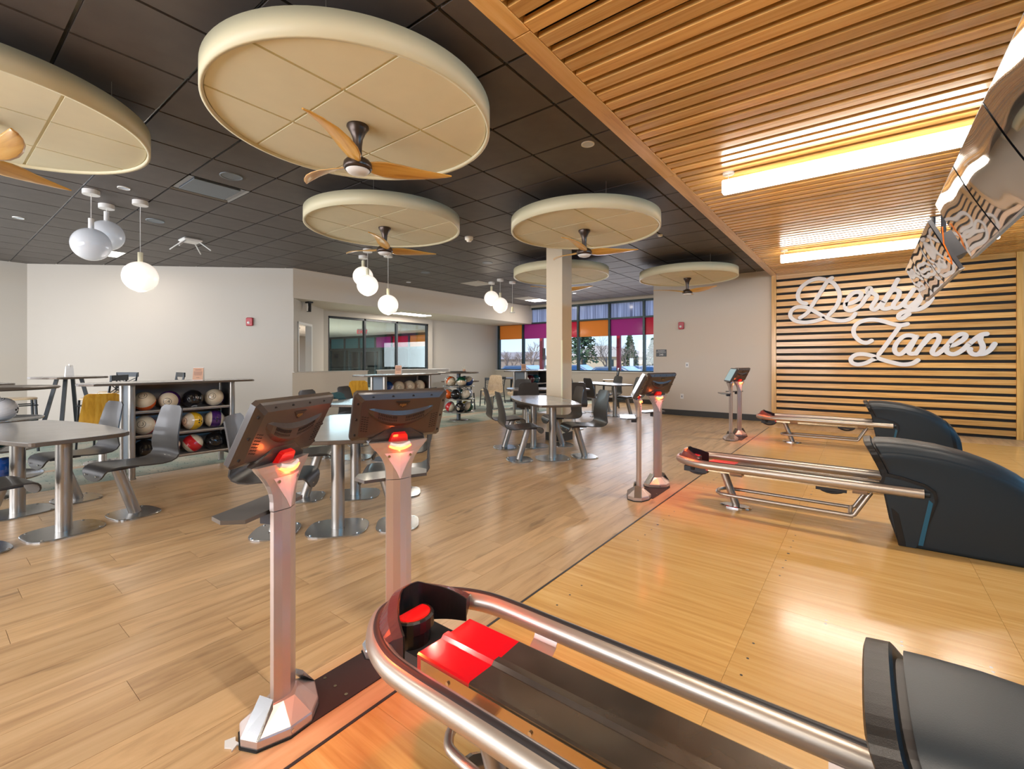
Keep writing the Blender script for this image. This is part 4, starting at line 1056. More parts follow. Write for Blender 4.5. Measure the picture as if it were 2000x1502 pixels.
SHELL = {'chair': shell_mesh(M['chair']), 'chairwood': shell_mesh(M['chairwood']), 'lightwood': shell_mesh(M['lightwood'])}
def pedestal_chair(kind, label):
    t = thing('pedestal_chair', label, 'chair', (0, 0, 0), 0, 'moulded chairs on slanted steel posts')
    link('seat_shell', SHELL[kind], t)
    b = MB(); b.tube([(0, -.01, .008), (0, .115, .41)], .042, 20); obj('post', b, M['steel'], t)
    b = MB(); b.box(-.09, .09, .0, .21, .405, .428); b.box(-.012, .012, -.12, .22, .41, .425); obj('seat_bracket', b, M['darkedge'], t)
    b = MB()
    for sx_ in (-.1, .1): b.tube([(sx_ * .9, .286, .385), (sx_ * .9, .292, .385)], .007, 8)
    obj('screw', b, M['boltm'], t)
    base_plate('base_plate', 0, 0, .185, .165, t)
    return t
TABS = [(-5.27, .62, 10, 'grey dining table nearest the edge, its steel posts and plates plainly seen'),
        (-3.56, 2.30, 138, 'grey dining table glimpsed between and behind the two nearest consoles'),
        (-3.62, 5.44, 141, 'grey dining table in the open floor in front of the square pillar'),
        (-5.0, 10.2, 150, 'shiny grey dining table in front of the half wall under the windows'),
        (-5.0, 7.7, 40, 'grey dining table behind the square pillar, both ends sticking out'),
        (-5.58, 4.0, 115, 'grey dining table with a folded teal cloth on its end')]
CH = {0: ['chair nearest the ball cabinet, steel post and base plate in full view', 'dark chair in front of the orange wood chair back', 'dark chair cut off by the edge, only its curved seat front showing', 'dark chair outside the view beyond the first table'],
      1: ['dark chair whose shiny back stands beside the nearest console screen', 'dark chair half hidden behind the nearest console screen', 'dark chair seen under the screen of the second console', 'dark chair far side behind the second console, curved back edge showing'],
      2: ['dark chair in profile at the pillar table, the closer of two facing right', 'dark chair seen in profile beyond the first one of the pillar table', 'dark chair at the pillar table, full back and slanted post, nearest the lanes', 'dark chair at the pillar table directly in front of the pillar foot'],
      3: ['dark chair at the window table, back toward the pillar side', 'dark chair at the window table, centred in front of the half wall', 'dark chair at the window table, partly behind the middle console', 'dark chair at the window table hidden behind the shiny top'],
      4: ['dark chair with a wide flat back behind the pillar table', 'dark chair beyond the wide flat back one, near the ball cabinet', 'dark chair just behind the pillar, touching its edge', 'dark chair of the table behind the pillar, hidden for the most part'],
      5: ['dark chair back rising behind the nearest console screen corner', 'grey chair back poking above the second console, beside the teal cloth', 'grey chair back above the second console, in front of the stored balls', 'dark chair of the cloth table hidden behind the consoles']}
pc = None
for ti, (x, y, deg, l) in enumerate(TABS):
    dining_table(x, y, deg, l)
    u = at((1, 0), R(deg)); n_ = at((0, 1), R(deg)); k = 0
    for sn in (1, -1):
        for su in (1, -1):
            cx, cy = x + u[0] * .44 * su + n_[0] * .45 * sn, y + u[1] * .44 * su + n_[1] * .45 * sn
            rz = R(deg) + (PI if sn > 0 else 0)
            if ti == 0 and k == 1: cx, cy = -5.84, .93
            if pc is None:
                pc = pedestal_chair('chair', CH[0][0]); pc.location = (cx, cy, 0); pc.rotation_euler = (0, 0, rz)
            else: dup(pc, (cx, cy, 0), rz, CH[ti][k])
            k += 1
WC = [(-7.70, 1.47, 79, 'chairwood', 'orange wood chair back showing above the dark chair by the ball cabinet'),
      (-8.25, 5.55, 60, 'chairwood', 'golden wood chair back standing behind the teal cloth'),
      (-7.9, 9.45, 200, 'lightwood', 'pale wood chair beside the round ball rack, nearer of two'),
      (-7.45, 9.95, 200, 'lightwood', 'pale wood chair with a low back, nearer the counter cabinet')]
for x, y, deg, kind, l in WC:
    c = pedestal_chair(kind, l); c.location = (x, y, 0); c.rotation_euler = (0, 0, R(deg)); c['group'] = 'wooden moulded chairs on the carpet'
b = MB(); n = 22; random.seed(3)
secs = []
for i in range(9):
    q = i / 8; h = .045 * math.sin(PI * min(max(q, .05), .95)) + .006; w = .09 + .03 * math.sin(q * 5)
    secs.append([(-.13 + .26 * q, w * math.cos(2 * PI * k / 12) * (1 + .12 * random.uniform(-1, 1)), h + h * math.sin(2 * PI * k / 12) * (.9 + .2 * random.random())) for k in range(12)])
b.loft(secs, smooth=True); tag(obj('folded_cloth', b, M['cloth'], None, (-6.02, 3.72, .742)), 'crumpled teal cloth lying on the far end of a grey table', 'cloth')
b = MB(); b.cyl(0, 0, 0, .10, .035, 16, .042); tag(obj('paper_cup', b, M['f_orange'], None, (-4.75, 7.45, .742)), 'small orange cup on the table behind the pillar', 'cup')

# ============================================================ BOWLING BALLS
RB = .108
BALLM = {}
def ballmat(k, c): BALLM[k] = pbr('ball_' + k, c, .08, coat=.8)
for k, c in dict(cream=(.74, .64, .48), red=(.62, .012, .02), orange=(.85, .13, .015), black=(.010, .010, .012), yellow=(.85, .48, .02), purple=(.06, .015, .13), teal=(.01, .09, .12), green=(.01, .10, .05), blue=(.01, .06, .25), white=(.74, .74, .76), darkred=(.10, .01, .02)).items(): ballmat(k, c)
def ball_mesh(style, a, c):
    """sphere whose pole (+z) carries the number circle. style: band (a stripe over c), half (pole side c, rest a), plain"""
    th = [0, R(9), R(17.5), R(19.0), R(21.5), R(35), R(50), R(62), R(63), R(78), R(90), R(102), R(117), R(118), R(130), R(150), PI]
    n = 32; b = MB(); secs = []
    P = [[(RB * math.sin(t) * math.cos(2 * PI * k / n), RB * math.sin(t) * math.sin(2 * PI * k / n), RB * math.cos(t)) for k in range(n)] for t in th]
    for i in range(len(th) - 1):
        mid = math.degrees((th[i] + th[i + 1]) / 2)
        if style == 'band': s = 0 if 62.5 < mid < 117.5 else 1
        elif style == 'half': s = 1 if mid < 80 else 0
        else: s = 0 if mid > 22 else 1
        if 19.0 <= mid <= 21.5 and style != 'plain': s = 2
        if style == 'plain' and mid > 17: s = 0
        b.cur = s; b.loft([P[i], P[i + 1]], cap=False, smooth=True)
    return b.mesh('shell', [BALLM[a], BALLM[c], M['ink']])
BMESH = {}
NUMM = {}
for num in ('8', '9', '10', '11', '12', '13', '14', '15'):
    m = text_mesh(num, .052, 0)
    for v in m.vertices:
        x, y = v.co.x, v.co.y; v.co.z = math.sqrt(max(0, RB * RB - x * x - y * y)) + .0006
    m.materials.clear(); m.materials.append(M['ink']); NUMM[num] = m
WORDM = None
def ball(x, y, z, style, a, c, num, rot, label, group):
    key = (style, a, c)
    if key not in BMESH: BMESH[key] = ball_mesh(*key)
    t = thing('bowling_ball', label, 'bowling ball', (x, y, z), 0, group)
    t.rotation_euler = rot
    link('shell', BMESH[key], t)
    link('number', NUMM[num], t)
    b = MB()
    for hx, hy in ((-.014, 0), (.014, 0), (0, -.034)):
        v = Vector((RB, hx, hy)).normalized()
        s = len(b.v); b.cyl(0, 0, RB - .004, RB + .0006, .0095, 12)
        b.xf(v.to_track_quat('Z', 'Y').to_matrix().to_4x4(), s)
    obj('finger_holes', b, M['black'], t)
    return t
def aim(dx, dy, dz, roll=0):
    v = Vector((dx, dy, dz)); q = v.to_track_quat('Z', 'Y'); e_ = (q.to_matrix() @ Matrix.Rotation(roll, 3, 'Z')).to_euler(); return e_

# ---- ball cabinets with counter tops
def cabinet(Y0, label, Y1=None):
    """front faces +x at x=-6.33; posts from Y0 to Y0+1"""
    t = thing('ball_cabinet', label, 'ball cabinet', (-6.33, Y0, 0), 0, 'ball cabinets with counter tops')
    W_ = 1.0; D_ = .34
    for yy in (0, W_):
        for xx in (0, -D_):
            b = MB(); P = squircle(.03, .032, 2.6, 20); b.loft([[(xx + px, yy + py, z) for px, py in P] for z in (.008, 1.03)], smooth=True); obj('post', b, M['steel'], t)
            b = MB(); b.cyl(xx, yy, .0, .01, .04, 16); obj('foot', b, M['plate'], t)
    for yy in (0, W_):
        b = MB(); b.box(-D_ + .02, -.02, yy - .004, yy + .004, .12, 1.02); obj('side_panel', b, M['base'] if yy else M['grille'], t)
    b = MB(); b.box(-D_ + .01, -D_ + .022, .03, W_ - .03, .12, 1.02); obj('back_panel', b, M['cabback'], t)
    for z in (.19, .46, .73):
        b = MB(); b.loft([[(-.005, y, z - .02), (-D_ + .03, y, z + .01), (-D_ + .03, y, z + .016), (-.005, y, z - .012)] for y in (.03, W_ - .03)]); sh = obj('shelf', b, M['cabback'], t)
        b = MB(); b.tube([(-.0, .03, z), (-.0, W_ - .03, z)], .0125, 12); obj('front_bar', b, M['rail'], sh)
    P = boat(.83, .22, .30, .07)
    b = MB(); b.prism([(-.17 - py, W_ / 2 - .06 + px) for px, py in P], 1.03, 1.052, .003); obj('counter_edge', b, M['tableedge'], t)
    b = MB(); b.prism([(-.17 - py * .985, W_ / 2 - .06 + px * .985) for px, py in P], 1.05, 1.056); obj('counter_top', b, M['tabletop'], t)
    return t
M['cabback'] = pbr('grey_cabinet_panel', (.42, .38, .36), .5, .1)
cabinet(1.45, 'ball cabinet with three full shelves and a paper menu on its counter')
cabinet(4.78, 'ball cabinet behind the second console, only its top shelf of balls visible')
cabinet(8.80, 'ball cabinet beside the square pillar, farthest of the three')
def cab_ball(Y0, z, slot, style, a, c, num, face, label, dy=0):
    y = Y0 + .14 + slot * .235 + dy
    ball(-6.33 - .115, y, z + RB - .002, style, a, c, num, aim(*face), label, 'bowling balls in the cabinets')
C1 = 1.45
cab_ball(C1, .73, 0, 'half', 'orange', 'cream', '13', (.75, -.35, .75), 'cream and orange ball numbered 13 on the top cabinet shelf')
cab_ball(C1, .73, 1, 'band', 'purple', 'cream', '14', (.9, -.45, -.1), 'cream ball with its number tipped down, second on the top cabinet shelf')
cab_ball(C1, .73, 2, 'plain', 'black', 'white', '8', (.5, 0, -.9), 'black ball on the top cabinet shelf, between two cream ones')
cab_ball(C1, .73, 3, 'half', 'purple', 'cream', '12', (.9, -.6, .25), 'cream and purple ball numbered 12 under the menu card')
cab_ball(C1, .46, 0, 'half', 'red', 'cream', '13', (.9, -.5, .25), 'cream ball numbered 13 on the middle shelf beside the steel post')
cab_ball(C1, .46, 1, 'half', 'orange', 'cream', '9', (-.3, -.8, .5), 'orange and cream ball hidden behind the dark chair back')
cab_ball(C1, .46, 2, 'band', 'yellow', 'cream', '9', (.35, -.95, .1), 'yellow striped cream ball on the middle cabinet shelf')
cab_ball(C1, .46, 3, 'band', 'purple', 'cream', '12', (-.1, -.98, .1), 'cream ball with a dark purple stripe on the middle shelf')
cab_ball(C1, .19, 0, 'plain', 'black', 'white', '8', (-.5, 0, -.9), 'black ball on the lowest cabinet shelf behind the chair')
cab_ball(C1, .19, 1, 'half', 'darkred', 'cream', '15', (.6, -.3, .7), 'cream ball half covered by the dark chair, lowest shelf')
cab_ball(C1, .19, 2, 'band', 'red', 'cream', '11', (.25, .75, .65), 'cream ball with a slanting bright red stripe on the lowest shelf')
cab_ball(C1, .19, 3, 'plain', 'black', 'white', '8', (-.4, -.8, .4), 'glossy black ball at the end of the lowest cabinet shelf')
C2 = 4.78
for k, (s, a, c, nm, f, l) in enumerate([('half', 'blue', 'white', '10', (.1, .7, -.6), 'blue and white ball, first behind the second console'), ('half', 'red', 'cream', '10', (.9, -.5, -.1), 'cream ball numbered 10 on the shelf behind the second console, beside the blue one'),
        ('half', 'red', 'cream', '11', (.9, -.5, .0), 'cream ball numbered 11 behind the second console'), ('half', 'red', 'cream', '13', (.7, -.75, .0), 'cream and red ball at the end of that row')]): cab_ball(C2, .73, k, s, a, c, nm, f, l)
C3 = 8.80
for k, (s, a, c, nm, f, l) in enumerate([('half', 'red', 'cream', '13', (.6, -.6, -.2), 'cream and red ball in the cabinet next to the pillar'), ('half', 'yellow', 'darkred', '9', (.8, -.4, .2), 'maroon and yellow swirl ball in the cabinet next to the pillar'),
        ('plain', 'teal', 'teal', '8', (.3, .2, .9), 'dark teal ball in the cabinet next to the pillar')]): cab_ball(C3, .73, k, s, a, c, nm, f, l, -.03)

# ---- round ball racks
def round_rack(x, y, label, top=True):
    t = thing('round_ball_rack', label, 'ball rack', (x, y, 0), 0, 'round tiered ball racks')
    b = MB(); b.lathe([(.20, .0), (.20, .012), (.05, .02)], 36); obj('base', b, M['plate'], t)
    b = MB(); b.box(-.032, .032, -.032, .032, .015, 1.02, .004); obj('column', b, M['grille'], t)
    for z in (.185, .46, .735):
        b = MB(); b.lathe([(.03, z - .01), (.335, z - .006), (.345, z + .012), (.337, z + .012), (.33, z + .002), (.03, z)], 40); sh = obj('tray', b, M['plate'], t)
    b = MB(); b.lathe([(.0, 1.02), (.445, 1.022), (.46, 1.034), (.45, 1.045), (.0, 1.045)], 44); obj('round_top', b, M['tableedge'], t)
    return t
rx, ry = -6.99, 7.22
round_rack(rx, ry, 'round tiered rack of coloured balls standing alone on the carpet')
fw = (.695, -.72)   # roughly towards the viewpoint
tier = {.735: [('half', 'teal', 'cream', '8', -112, (-.2, -.9, .2), 'dark teal ball on the top tier'), ('half', 'orange', 'cream', '13', -48, (.85, -.2, -.45), 'orange and cream ball on the top tier'), ('half', 'green', 'cream', '14', 16, (.3, -.35, -.9), 'green and cream ball on the top tier'), ('band', 'blue', 'cream', '10', 80, (.2, -.6, .8), 'blue and cream ball on the top tier'), ('half', 'teal', 'white', '10', 144, (0, .8, .3), 'teal ball behind on the top tier')],
        .46: [('half', 'orange', 'cream', '13', -82, (.3, .75, .55), 'orange and cream ball on the middle tier'), ('plain', 'black', 'cream', '8', -18, (.6, .5, -.5), 'black ball on the middle tier'), ('half', 'teal', 'cream', '10', 46, (.3, -.8, .4), 'teal and cream ball on the middle tier'), ('band', 'blue', 'white', '10', 110, (.8, .3, .3), 'white and blue ball on the middle tier'), ('half', 'green', 'cream', '14', 174, (0, .9, 0), 'green ball behind on the middle tier')],
        .185: [('half', 'blue', 'white', '10', -120, (-.2, -.9, .2), 'blue and white ball on the lowest tier'), ('half', 'red', 'cream', '11', -56, (.8, .3, -.3), 'red and cream ball on the lowest tier'), ('plain', 'black', 'cream', '8', 8, (.3, -.8, -.2), 'black ball on the lowest tier'), ('half', 'green', 'cream', '14', 72, (-.2, -.9, .4), 'green and cream ball on the lowest tier'), ('half', 'yellow', 'cream', '9', 136, (0, .9, .3), 'pale ball behind on the lowest tier')]}
for z, L_ in tier.items():
    for s, a, c, nm, ang, f, l in L_:
        th = math.atan2(fw[1], fw[0]) + R(ang)
        ball(rx + .215 * math.cos(th), ry + .215 * math.sin(th), z + RB + .004, s, a, c, nm, aim(*f), l + ' of the free-standing round rack', 'bowling balls on the round racks')
rx, ry = -6.53, .46
round_rack(rx, ry, 'second round ball rack cut off by the edge behind the grey table')
for z, a, c, dx, l in ((.735, 'white', 'white', 0, 'white ball with blue and red marks at the very edge'), (.185, 'blue', 'blue', .02, 'bright blue ball low down at the very edge'), (.46, 'teal', 'cream', -.05, 'teal ball on the edge rack, middle tier')):
    B_ = ball(rx + .225 + dx * .4, ry + .04 + dx, z + RB + .004, 'band' if a == 'white' else 'plain', a, c, '10', aim(.3, -.2, .8), l, 'bowling balls on the round racks')

# ---- high tables and cross back stools on the carpet
def bar_table(x, y, h, r, label):
    t = thing('high_table', label, 'table', (x, y, 0), R(20), 'high tables on the carpet')
    P = squircle(r, r, 3.4, 40)
    b = MB(); b.prism(P, h - .03, h - .002, .003); obj('table_edge', b, M['tableedge'], t)
    b = MB(); b.prism([(px * .985, py * .985) for px, py in P], h - .003, h); obj('tabletop', b, M['tabletop'], t)
    for sx_, sy_ in ((1, 1), (1, -1), (-1, 1), (-1, -1)):
        b = MB(); b.tube([(sx_ * .26, sy_ * .26, .002), (sx_ * .10, sy_ * .10, h - .03)], .03, 4, smooth=False); obj('leg', b, M['frame_black'], t)
    return t
def stool(label, h=.74):
    t = thing('cross_back_stool', label, 'bar stool' if h > .6 else 'chair', (0, 0, 0), 0, 'black cross-back seats')
    b = MB(); b.prism(squircle(.20, .20, 3.2, 28), h, h + .025, .006); obj('seat', b, M['lightwood'], t)
    for sx_ in (-1, 1):
        b = MB(); b.tube([(sx_ * .19, .19, .0), (sx_ * .165, .165, h)], .016, 4, smooth=False); obj('leg', b, M['frame_black'], t)
        b = MB(); b.tube([(sx_ * .20, -.22, .0), (sx_ * .17, -.18, h), (sx_ * .185, -.235, h + .33)], .017, 4, smooth=False); obj('leg', b, M['frame_black'], t)
    b = MB(); b.box(-.20, .20, -.245, -.222, h + .265, h + .345); obj('top_rail', b, M['frame_black'], t)
    b = MB()
    for dz in (-.02, .02):
        for s in (-1, 1): b.tube([(s * .175, -.20, h + .07 + dz), (-s * .178, -.225, h + .23 + dz)], .0065, 6)
    obj('cross_bars', b, M['frame_black'], t)
    b = MB()
    for hh in ((.25, .45, .66) if h > .6 else (.2,)):
        k = hh / h
        b.tube([(-.185, .185, hh), (.185, .185, hh)], .009, 6); b.tube([(-.185, -.2, hh), (-.185, .185, hh)], .009, 6); b.tube([(.185, -.2, hh), (.185, .185, hh)], .009, 6)
    obj('rungs', b, M['frame_black'], t)
    return t
bar_table(-9.75, 1.47, 1.05, .40, 'high dark table with a white napkin box, before the blank wall corner')
bar_table(-7.55, .25, 1.05, .40, 'high table at the very edge, nearer than the other high table')
ST = [(-9.55, .90, 0, 'black cross-back stool beside the high table, its pale seat toward the edge'), (-8.75, 1.65, 140, 'black cross-back stool between the high table and the ball cabinet'),
      (-10.35, 2.15, 215, 'black cross-back stool behind the high table, half hidden by it'), (-9.6, 2.65, 180, 'black cross-back stool farthest from the high table, top showing over the counter'),
      (-8.2, .35, 265, 'black cross-back stool at the very edge of the view')]
s0 = stool(ST[0][3]); s0.location = (ST[0][0], ST[0][1], 0); s0.rotation_euler = (0, 0, R(ST[0][2]))
for x, y, a, l in ST[1:]: dup(s0, (x, y, 0), R(a), l)
s1 = stool('black cross-back chair behind the round ball rack, nearest of three', .45); s1.location = (-8.2, 8.75, 0); s1.rotation_euler = (0, 0, R(30))
dup(s1, (-8.5, 10.0, 0), R(200), 'black cross-back chair in the back corner beside the cafe wall')
dup(s1, (-8.9, 10.8, 0), R(160), 'black cross-back chair farthest back under the window')
dup(s0, (-5.55, 11.7, 0), R(120), 'black cross-back stool between pillar and half wall')
def low_table(x, y, l):
    t = thing('cafe_table', l, 'table', (x, y, 0), 0, 'square cafe tables'); b = MB(); b.prism(squircle(.42, .42, 5, 28), .71, .74); obj('tabletop', b, M['tableedge'], t)
    b = MB(); b.cyl(0, 0, .01, .71, .04, 14); obj('leg', b, M['frame_black'], t); b = MB(); b.cyl(0, 0, 0, .015, .25, 24); obj('base', b, M['frame_black'], t)
low_table(-8.75, 9.1, 'dark square cafe table behind the round rack')
low_table(-8.9, 11.6, 'dark square cafe table by the window corner')

# ---- small things on counters
t = thing('napkin_box', 'white napkin holder on the high table', 'napkin box', (-9.95, 1.50, 1.05)); b = MB(); b.loft([[(-.06, -.05, .0), (.06, -.05, .0), (.06, .05, 0), (-.06, .05, 0)], [(-.05, -.04, .13), (.03, -.04, .17), (.03, .04, .17), (-.05, .04, .13)]]); obj('holder', b, M['white'], t)
b = MB(); b.box(-.05, .04, -.003, .003, .13, .19); obj('napkins', b, M['white'], t)
def menu(x, y, z, rz, l, s=1.0):
    t = thing('menu_card', l, 'menu card', (x, y, z), rz, 'folded table menus')
    w, h, d_ = .055 * s, .155 * s, .035 * s
    b = MB(); b.loft([[(-w, -d_, 0), (w, -d_, 0), (w, d_, 0), (-w, d_, 0)], [(-w, -.003, h), (w, -.003, h), (w, .003, h), (-w, .003, h)]]); obj('card', b, M['white'], t)
    b = MB(); fz = lambda q: -d_ + (d_ - .003) * q
    b.loft([[(-w * .98, fz(q) - .001 - e_, h * q) for q, e_ in ((.04, 0), (.97, 0), (.97, .001), (.04, .001))], [(w * .98, fz(q) - .001 - e_, h * q) for q, e_ in ((.04, 0), (.97, 0), (.97, .001), (.04, .001))]]); obj('print', b, M['card'], t)
    b = MB()
    for q, ww in ((.80, .6), (.66, .8), (.60, .8), (.54, .75), (.48, .8), (.42, .7), (.22, .3)):
        b.box(-w * ww, w * ww, fz(q) - .0035, fz(q) - .0022, h * q - .0015, h * q + (.0035 if q == .8 else .0015))
    obj('print_lines', b, M['nose'], t)
menu(-6.47, 2.13, 1.056, R(55), 'folded orange menu card on the counter of the nearest ball cabinet')
menu(-6.50, 5.20, 1.056, R(40), 'folded menu card on the counter behind the second console')
menu(-6.50, 8.95, 1.056, R(40), 'folded menu card on the counter beside the pillar')
t = thing('drink_tray', 'dark round tray on top of the free-standing round rack', 'tray', (-7.0, 7.22, 1.045)); b = MB(); b.lathe([(0, 0), (.17, .0), (.18, .014), (.172, .014), (.165, .005), (0, .005)], 32); obj('dish', b, M['base'], t)
t = thing('flower_pot', 'small pinkish vase of twigs on the round rack tray', 'vase', (-6.92, 7.32, 1.0505)); b = MB(); b.lathe([(0, 0), (.028, .0), (.035, .03), (.025, .055), (.02, .055)], 18); obj('pot', b, M['card'], t)
b = MB()
for k in range(6): b.tube([(0, 0, .04), (.05 * math.cos(k * 1.1), .05 * math.sin(k * 1.1), .10 + .015 * (k % 3))], .0025, 5)
obj('twigs', b, M['disc'], t)

# ---- wall fixtures
def alarm(x, y, z, rz, l):
    t = thing('fire_alarm', l, 'fire alarm', (x, y, z), rz, 'red fire alarm strobes')
    b = MB(); b.bevbox(-.062, .062, -.05, 0, -.085, .085, .012); obj('housing', b, M['alarm'], t)
    b = MB(); s = len(b.v); b.lathe([(0, .018), (.02, .014), (.028, 0)], 16); b.xf(Matrix.Translation((-.01, -.05, -.02)) @ Matrix.Rotation(PI / 2, 4, 'X'), s); obj('strobe_lens', b, M['white'], t)
alarm(-3.407, 11.03, 2.115, 0, 'red fire alarm strobe on the beige wall beneath the farthest fan')
dd = (3.71, 3.43); dl = math.hypot(*dd); tq = .80
alarm(-13.09 + 3.71 * .83, 1.37 + 3.43 * .83, 2.09, math.atan2(3.43, 3.71), 'red fire alarm strobe on the wide blank diagonal wall')
t = thing('occupancy_sign', 'dark grey sign with white words and the number 248', 'sign', (-3.885, 11.03, 1.475))
b = MB(); b.bevbox(-.125, .125, -.012, 0, -.085, .085, .004); obj('plate', b, M['sign'], t)
for txt, sz, zz in (('MAXIMUM', .036, .052), ('OCCUPANCY', .036, .018), ('248', .068, -.04)):
    m = text_mesh(txt, sz, .001); m.materials.clear(); m.materials.append(M['white']); link('lettering', m, t, (0, -.0135, zz), (PI / 2, 0, 0))
for x, z, l in ((-3.277, 1.19, 'white wall switch plate between the two middle and far consoles'), (-3.395, .45, 'white power outlet low on the beige wall')):
    t = thing('wall_outlet', l, 'outlet', (x, 11.03, z), 0, 'white plates on the beige wall')
    b = MB(); b.bevbox(-.037, .037, -.007, 0, -.058, .058, .003); obj('cover', b, M['white'], t); b = MB(); b.box(-.012, .012, -.010, -.007, -.02, .02); obj('socket', b, M['grille'], t)
t = thing('exit_sign', 'red exit sign hanging in the vestibule, nearer the opening', 'exit sign', (-12.0, 6.98, 2.09), R(50), 'exit signs seen through the alcove glass')
b = MB(); b.box(-.15, .15, -.03, .03, -.10, .10, .006); b.box(-.01, .01, -.01, .01, .10, .53); obj('housing', b, M['white'], t)
M['exitred'] = pbr('exit_red', (.8, .05, .08), .4, emit=(1, .05, .08), es=.6)
em_ = text_mesh('EXIT', .16, .004); em_.materials.clear(); em_.materials.append(M['exitred']); link('lettering', em_, t, (0, -.032, 0), (PI / 2, 0, 0))
dup(t, (-12.3, 8.45, 2.17), R(50), 'red exit sign hanging in the vestibule behind the middle pane')
t = thing('wall_speaker', 'black and white capsule speaker under the soffit corner', 'speaker', (-9.70, 5.31, 2.57))
b = MB(); b.cyl(0, 0, -.20, -.01, .045, 20); obj('body', b, M['black'], t); b = MB(); b.box(-.08, .08, -.05, .05, -.012, .02); obj('bracket', b, M['darkedge'], t); b = MB(); b.lathe([(.047, -.19), (.05, -.10), (.047, -.02)], 8, 0, .0); obj('front_grille', b, M['white'], t).location = (-.012, -.012, 0)

# ============================================================ OUTDOORS
gr = MB(); gr.box(-160, 60, 28, 180, -1.3, -1.0); structure(obj('floor_outdoor_ground', gr, pbr('dry_ground', (.42, .30, .15), .9, var=.2)))
gr = MB(); gr.box(-90, 60, 13.6, 28, -.9, -.42); structure(obj('floor_parking', gr, pbr('asphalt', (.30, .30, .31), .85, var=.1)))
for x, l in ((-10.15, 'red painted steel post with a dark panel, outside the window behind the cabinet'), (-6.87, 'red painted steel post outside the window, nearer the beige wall')):
    t = thing('red_post', l, 'post', (x, 15.2, -.42), 0, 'red posts outside the windows')
    b = MB(); b.box(-.065, .065, -.065, .065, 0, 3.6, .01); obj('column', b, M['redpost'], t); b = MB(); b.box(-.12, .12, -.12, .12, 0, .03); obj('foot_plate', b, M['redpost'], t)
    if x < -9: b = MB(); b.box(.065, .16, -.03, .03, 1.75, 2.2); obj('panel', b, M['nose'], t)
def car(x, y, rz, col, l):
    t = thing('car', l, 'car', (x, y, -.42), rz, 'cars parked outside')
    pm_ = pbr('car_paint_' + str(len(bpy.data.materials)), col, .25, .1, coat=.6)
    prof = [(-2.15, .35), (-2.2, .62), (-2.05, .88), (-1.35, .98), (-.75, 1.40), (.55, 1.43), (1.25, 1.05), (1.95, .93), (2.2, .70), (2.18, .35)]
    b = MB(); b.loft([[(px, s * w, z) for px, z in prof] for s, w in ((-1, .78), (-1, .86), (1, .86), (1, .78))]); obj('body', b, pm_, t)
    g = [(-1.15, 1.02), (-.70, 1.33), (.48, 1.355), (1.02, 1.07)]
    for s in (-1, 1):
        b = MB(); b.loft([[(px, s * w, z) for px, z in (g if s > 0 else reversed(g))] for w in (.80, .868)]); obj('side_window', b, M['carglass'], t)
        for xx in (-1.35, 1.35):
            b = MB(); q = len(b.v); b.cyl(0, 0, -.1, .1, .33, 20); b.xf(Matrix.Translation((xx, s * .80, .33)) @ Matrix.Rotation(PI / 2, 4, 'X'), q); obj('wheel', b, M['rubber'], t)
M['carglass'] = pbr('car_glass', (.05, .12, .25), .1, coat=.5)
car(-16.0, 22, R(6), (.80, .84, .9), 'white car with blue glass outside beyond the counter cabinet')
car(-14.9, 26.2, R(10), (.75, .80, .88), 'white car outside, mostly hidden behind the pillar edge')
car(-9.6, 21, R(4), (.86, .88, .92), 'white car outside below the tan house')
car(-9.7, 25.2, R(8), (.82, .85, .92), 'white car outside at the far end of the windows, beside the beige wall')
t = thing('house', 'tan single-storey building with a low hipped roof across the street', 'building', (-56, 110, -1.0), R(8))
b = MB(); b.box(-9, 16, 0, 10, 0, 3.2); obj('walls', b, pbr('tan_render', (.66, .52, .36), .8), t)
b = MB(); b.loft([[(-9.8, -.8, 3.2), (16.8, -.8, 3.2), (16.8, 10.8, 3.2), (-9.8, 10.8, 3.2)], [(-3.5, 4.9, 6.3), (1.5, 4.9, 6.3), (1.5, 5.1, 6.3), (-3.5, 5.1, 6.3)]]); obj('roof', b, pbr('tan_shingle', (.55, .43, .33), .85, var=.1), t)
for xx in (-4.2, 3.3, 9.5): b = MB(); b.box(xx, xx + 1.3, -.05, .05, .7, 2.5); obj('window', b, M['mullion'], t)
t = thing('house', 'distant brown gabled house seen through bare branches', 'building', (-88, 118, -1.6), R(20))
b = MB(); b.box(-9, 7, 0, 9, 0, 3.2); obj('walls', b, pbr('brown_siding', (.45, .33, .26), .8), t); b = MB(); b.loft([[(-9.6, -.6, 3.2), (7.6, -.6, 3.2), (7.6, 9.6, 3.2), (-9.6, 9.6, 3.2)], [(-9.6, 4.4, 5.6), (7.6, 4.4, 5.6), (7.6, 4.6, 5.6), (-9.6, 4.6, 5.6)]]); obj('roof', b, pbr('brown_roof', (.42, .33, .29), .85), t)
t = thing('signpost', 'white street sign on a thin post outside', 'sign', (-13.45, 32, -1.0)); b = MB(); b.cyl(0, 0, 0, 2.0, .03, 8); obj('post', b, M['steel'], t); b = MB(); b.box(-.14, .14, -.06, -.04, 1.25, 2.45); obj('board', b, M['white'], t)
t = thing('rail_fence', 'white board fence across the street', 'fence', (-34.5, 84, -1.0))
for k in range(7):
    b = MB(); b.box(k * 2, k * 2 + .15, 0, .12, 0, 1.4); obj('post', b, M['white'], t)
for k in range(3): b = MB(); b.box(0, 12.1, -.03, 0, .35 + k * .35, .6 + k * .35); obj('board', b, M['white'], t)
bark = pbr('bark', (.24, .18, .15), .9)
M['needle'] = pbr('pine_needles', (.10, .15, .075), .9); M['twig'] = pbr('reddish_twigs', (.36, .25, .20), .9)
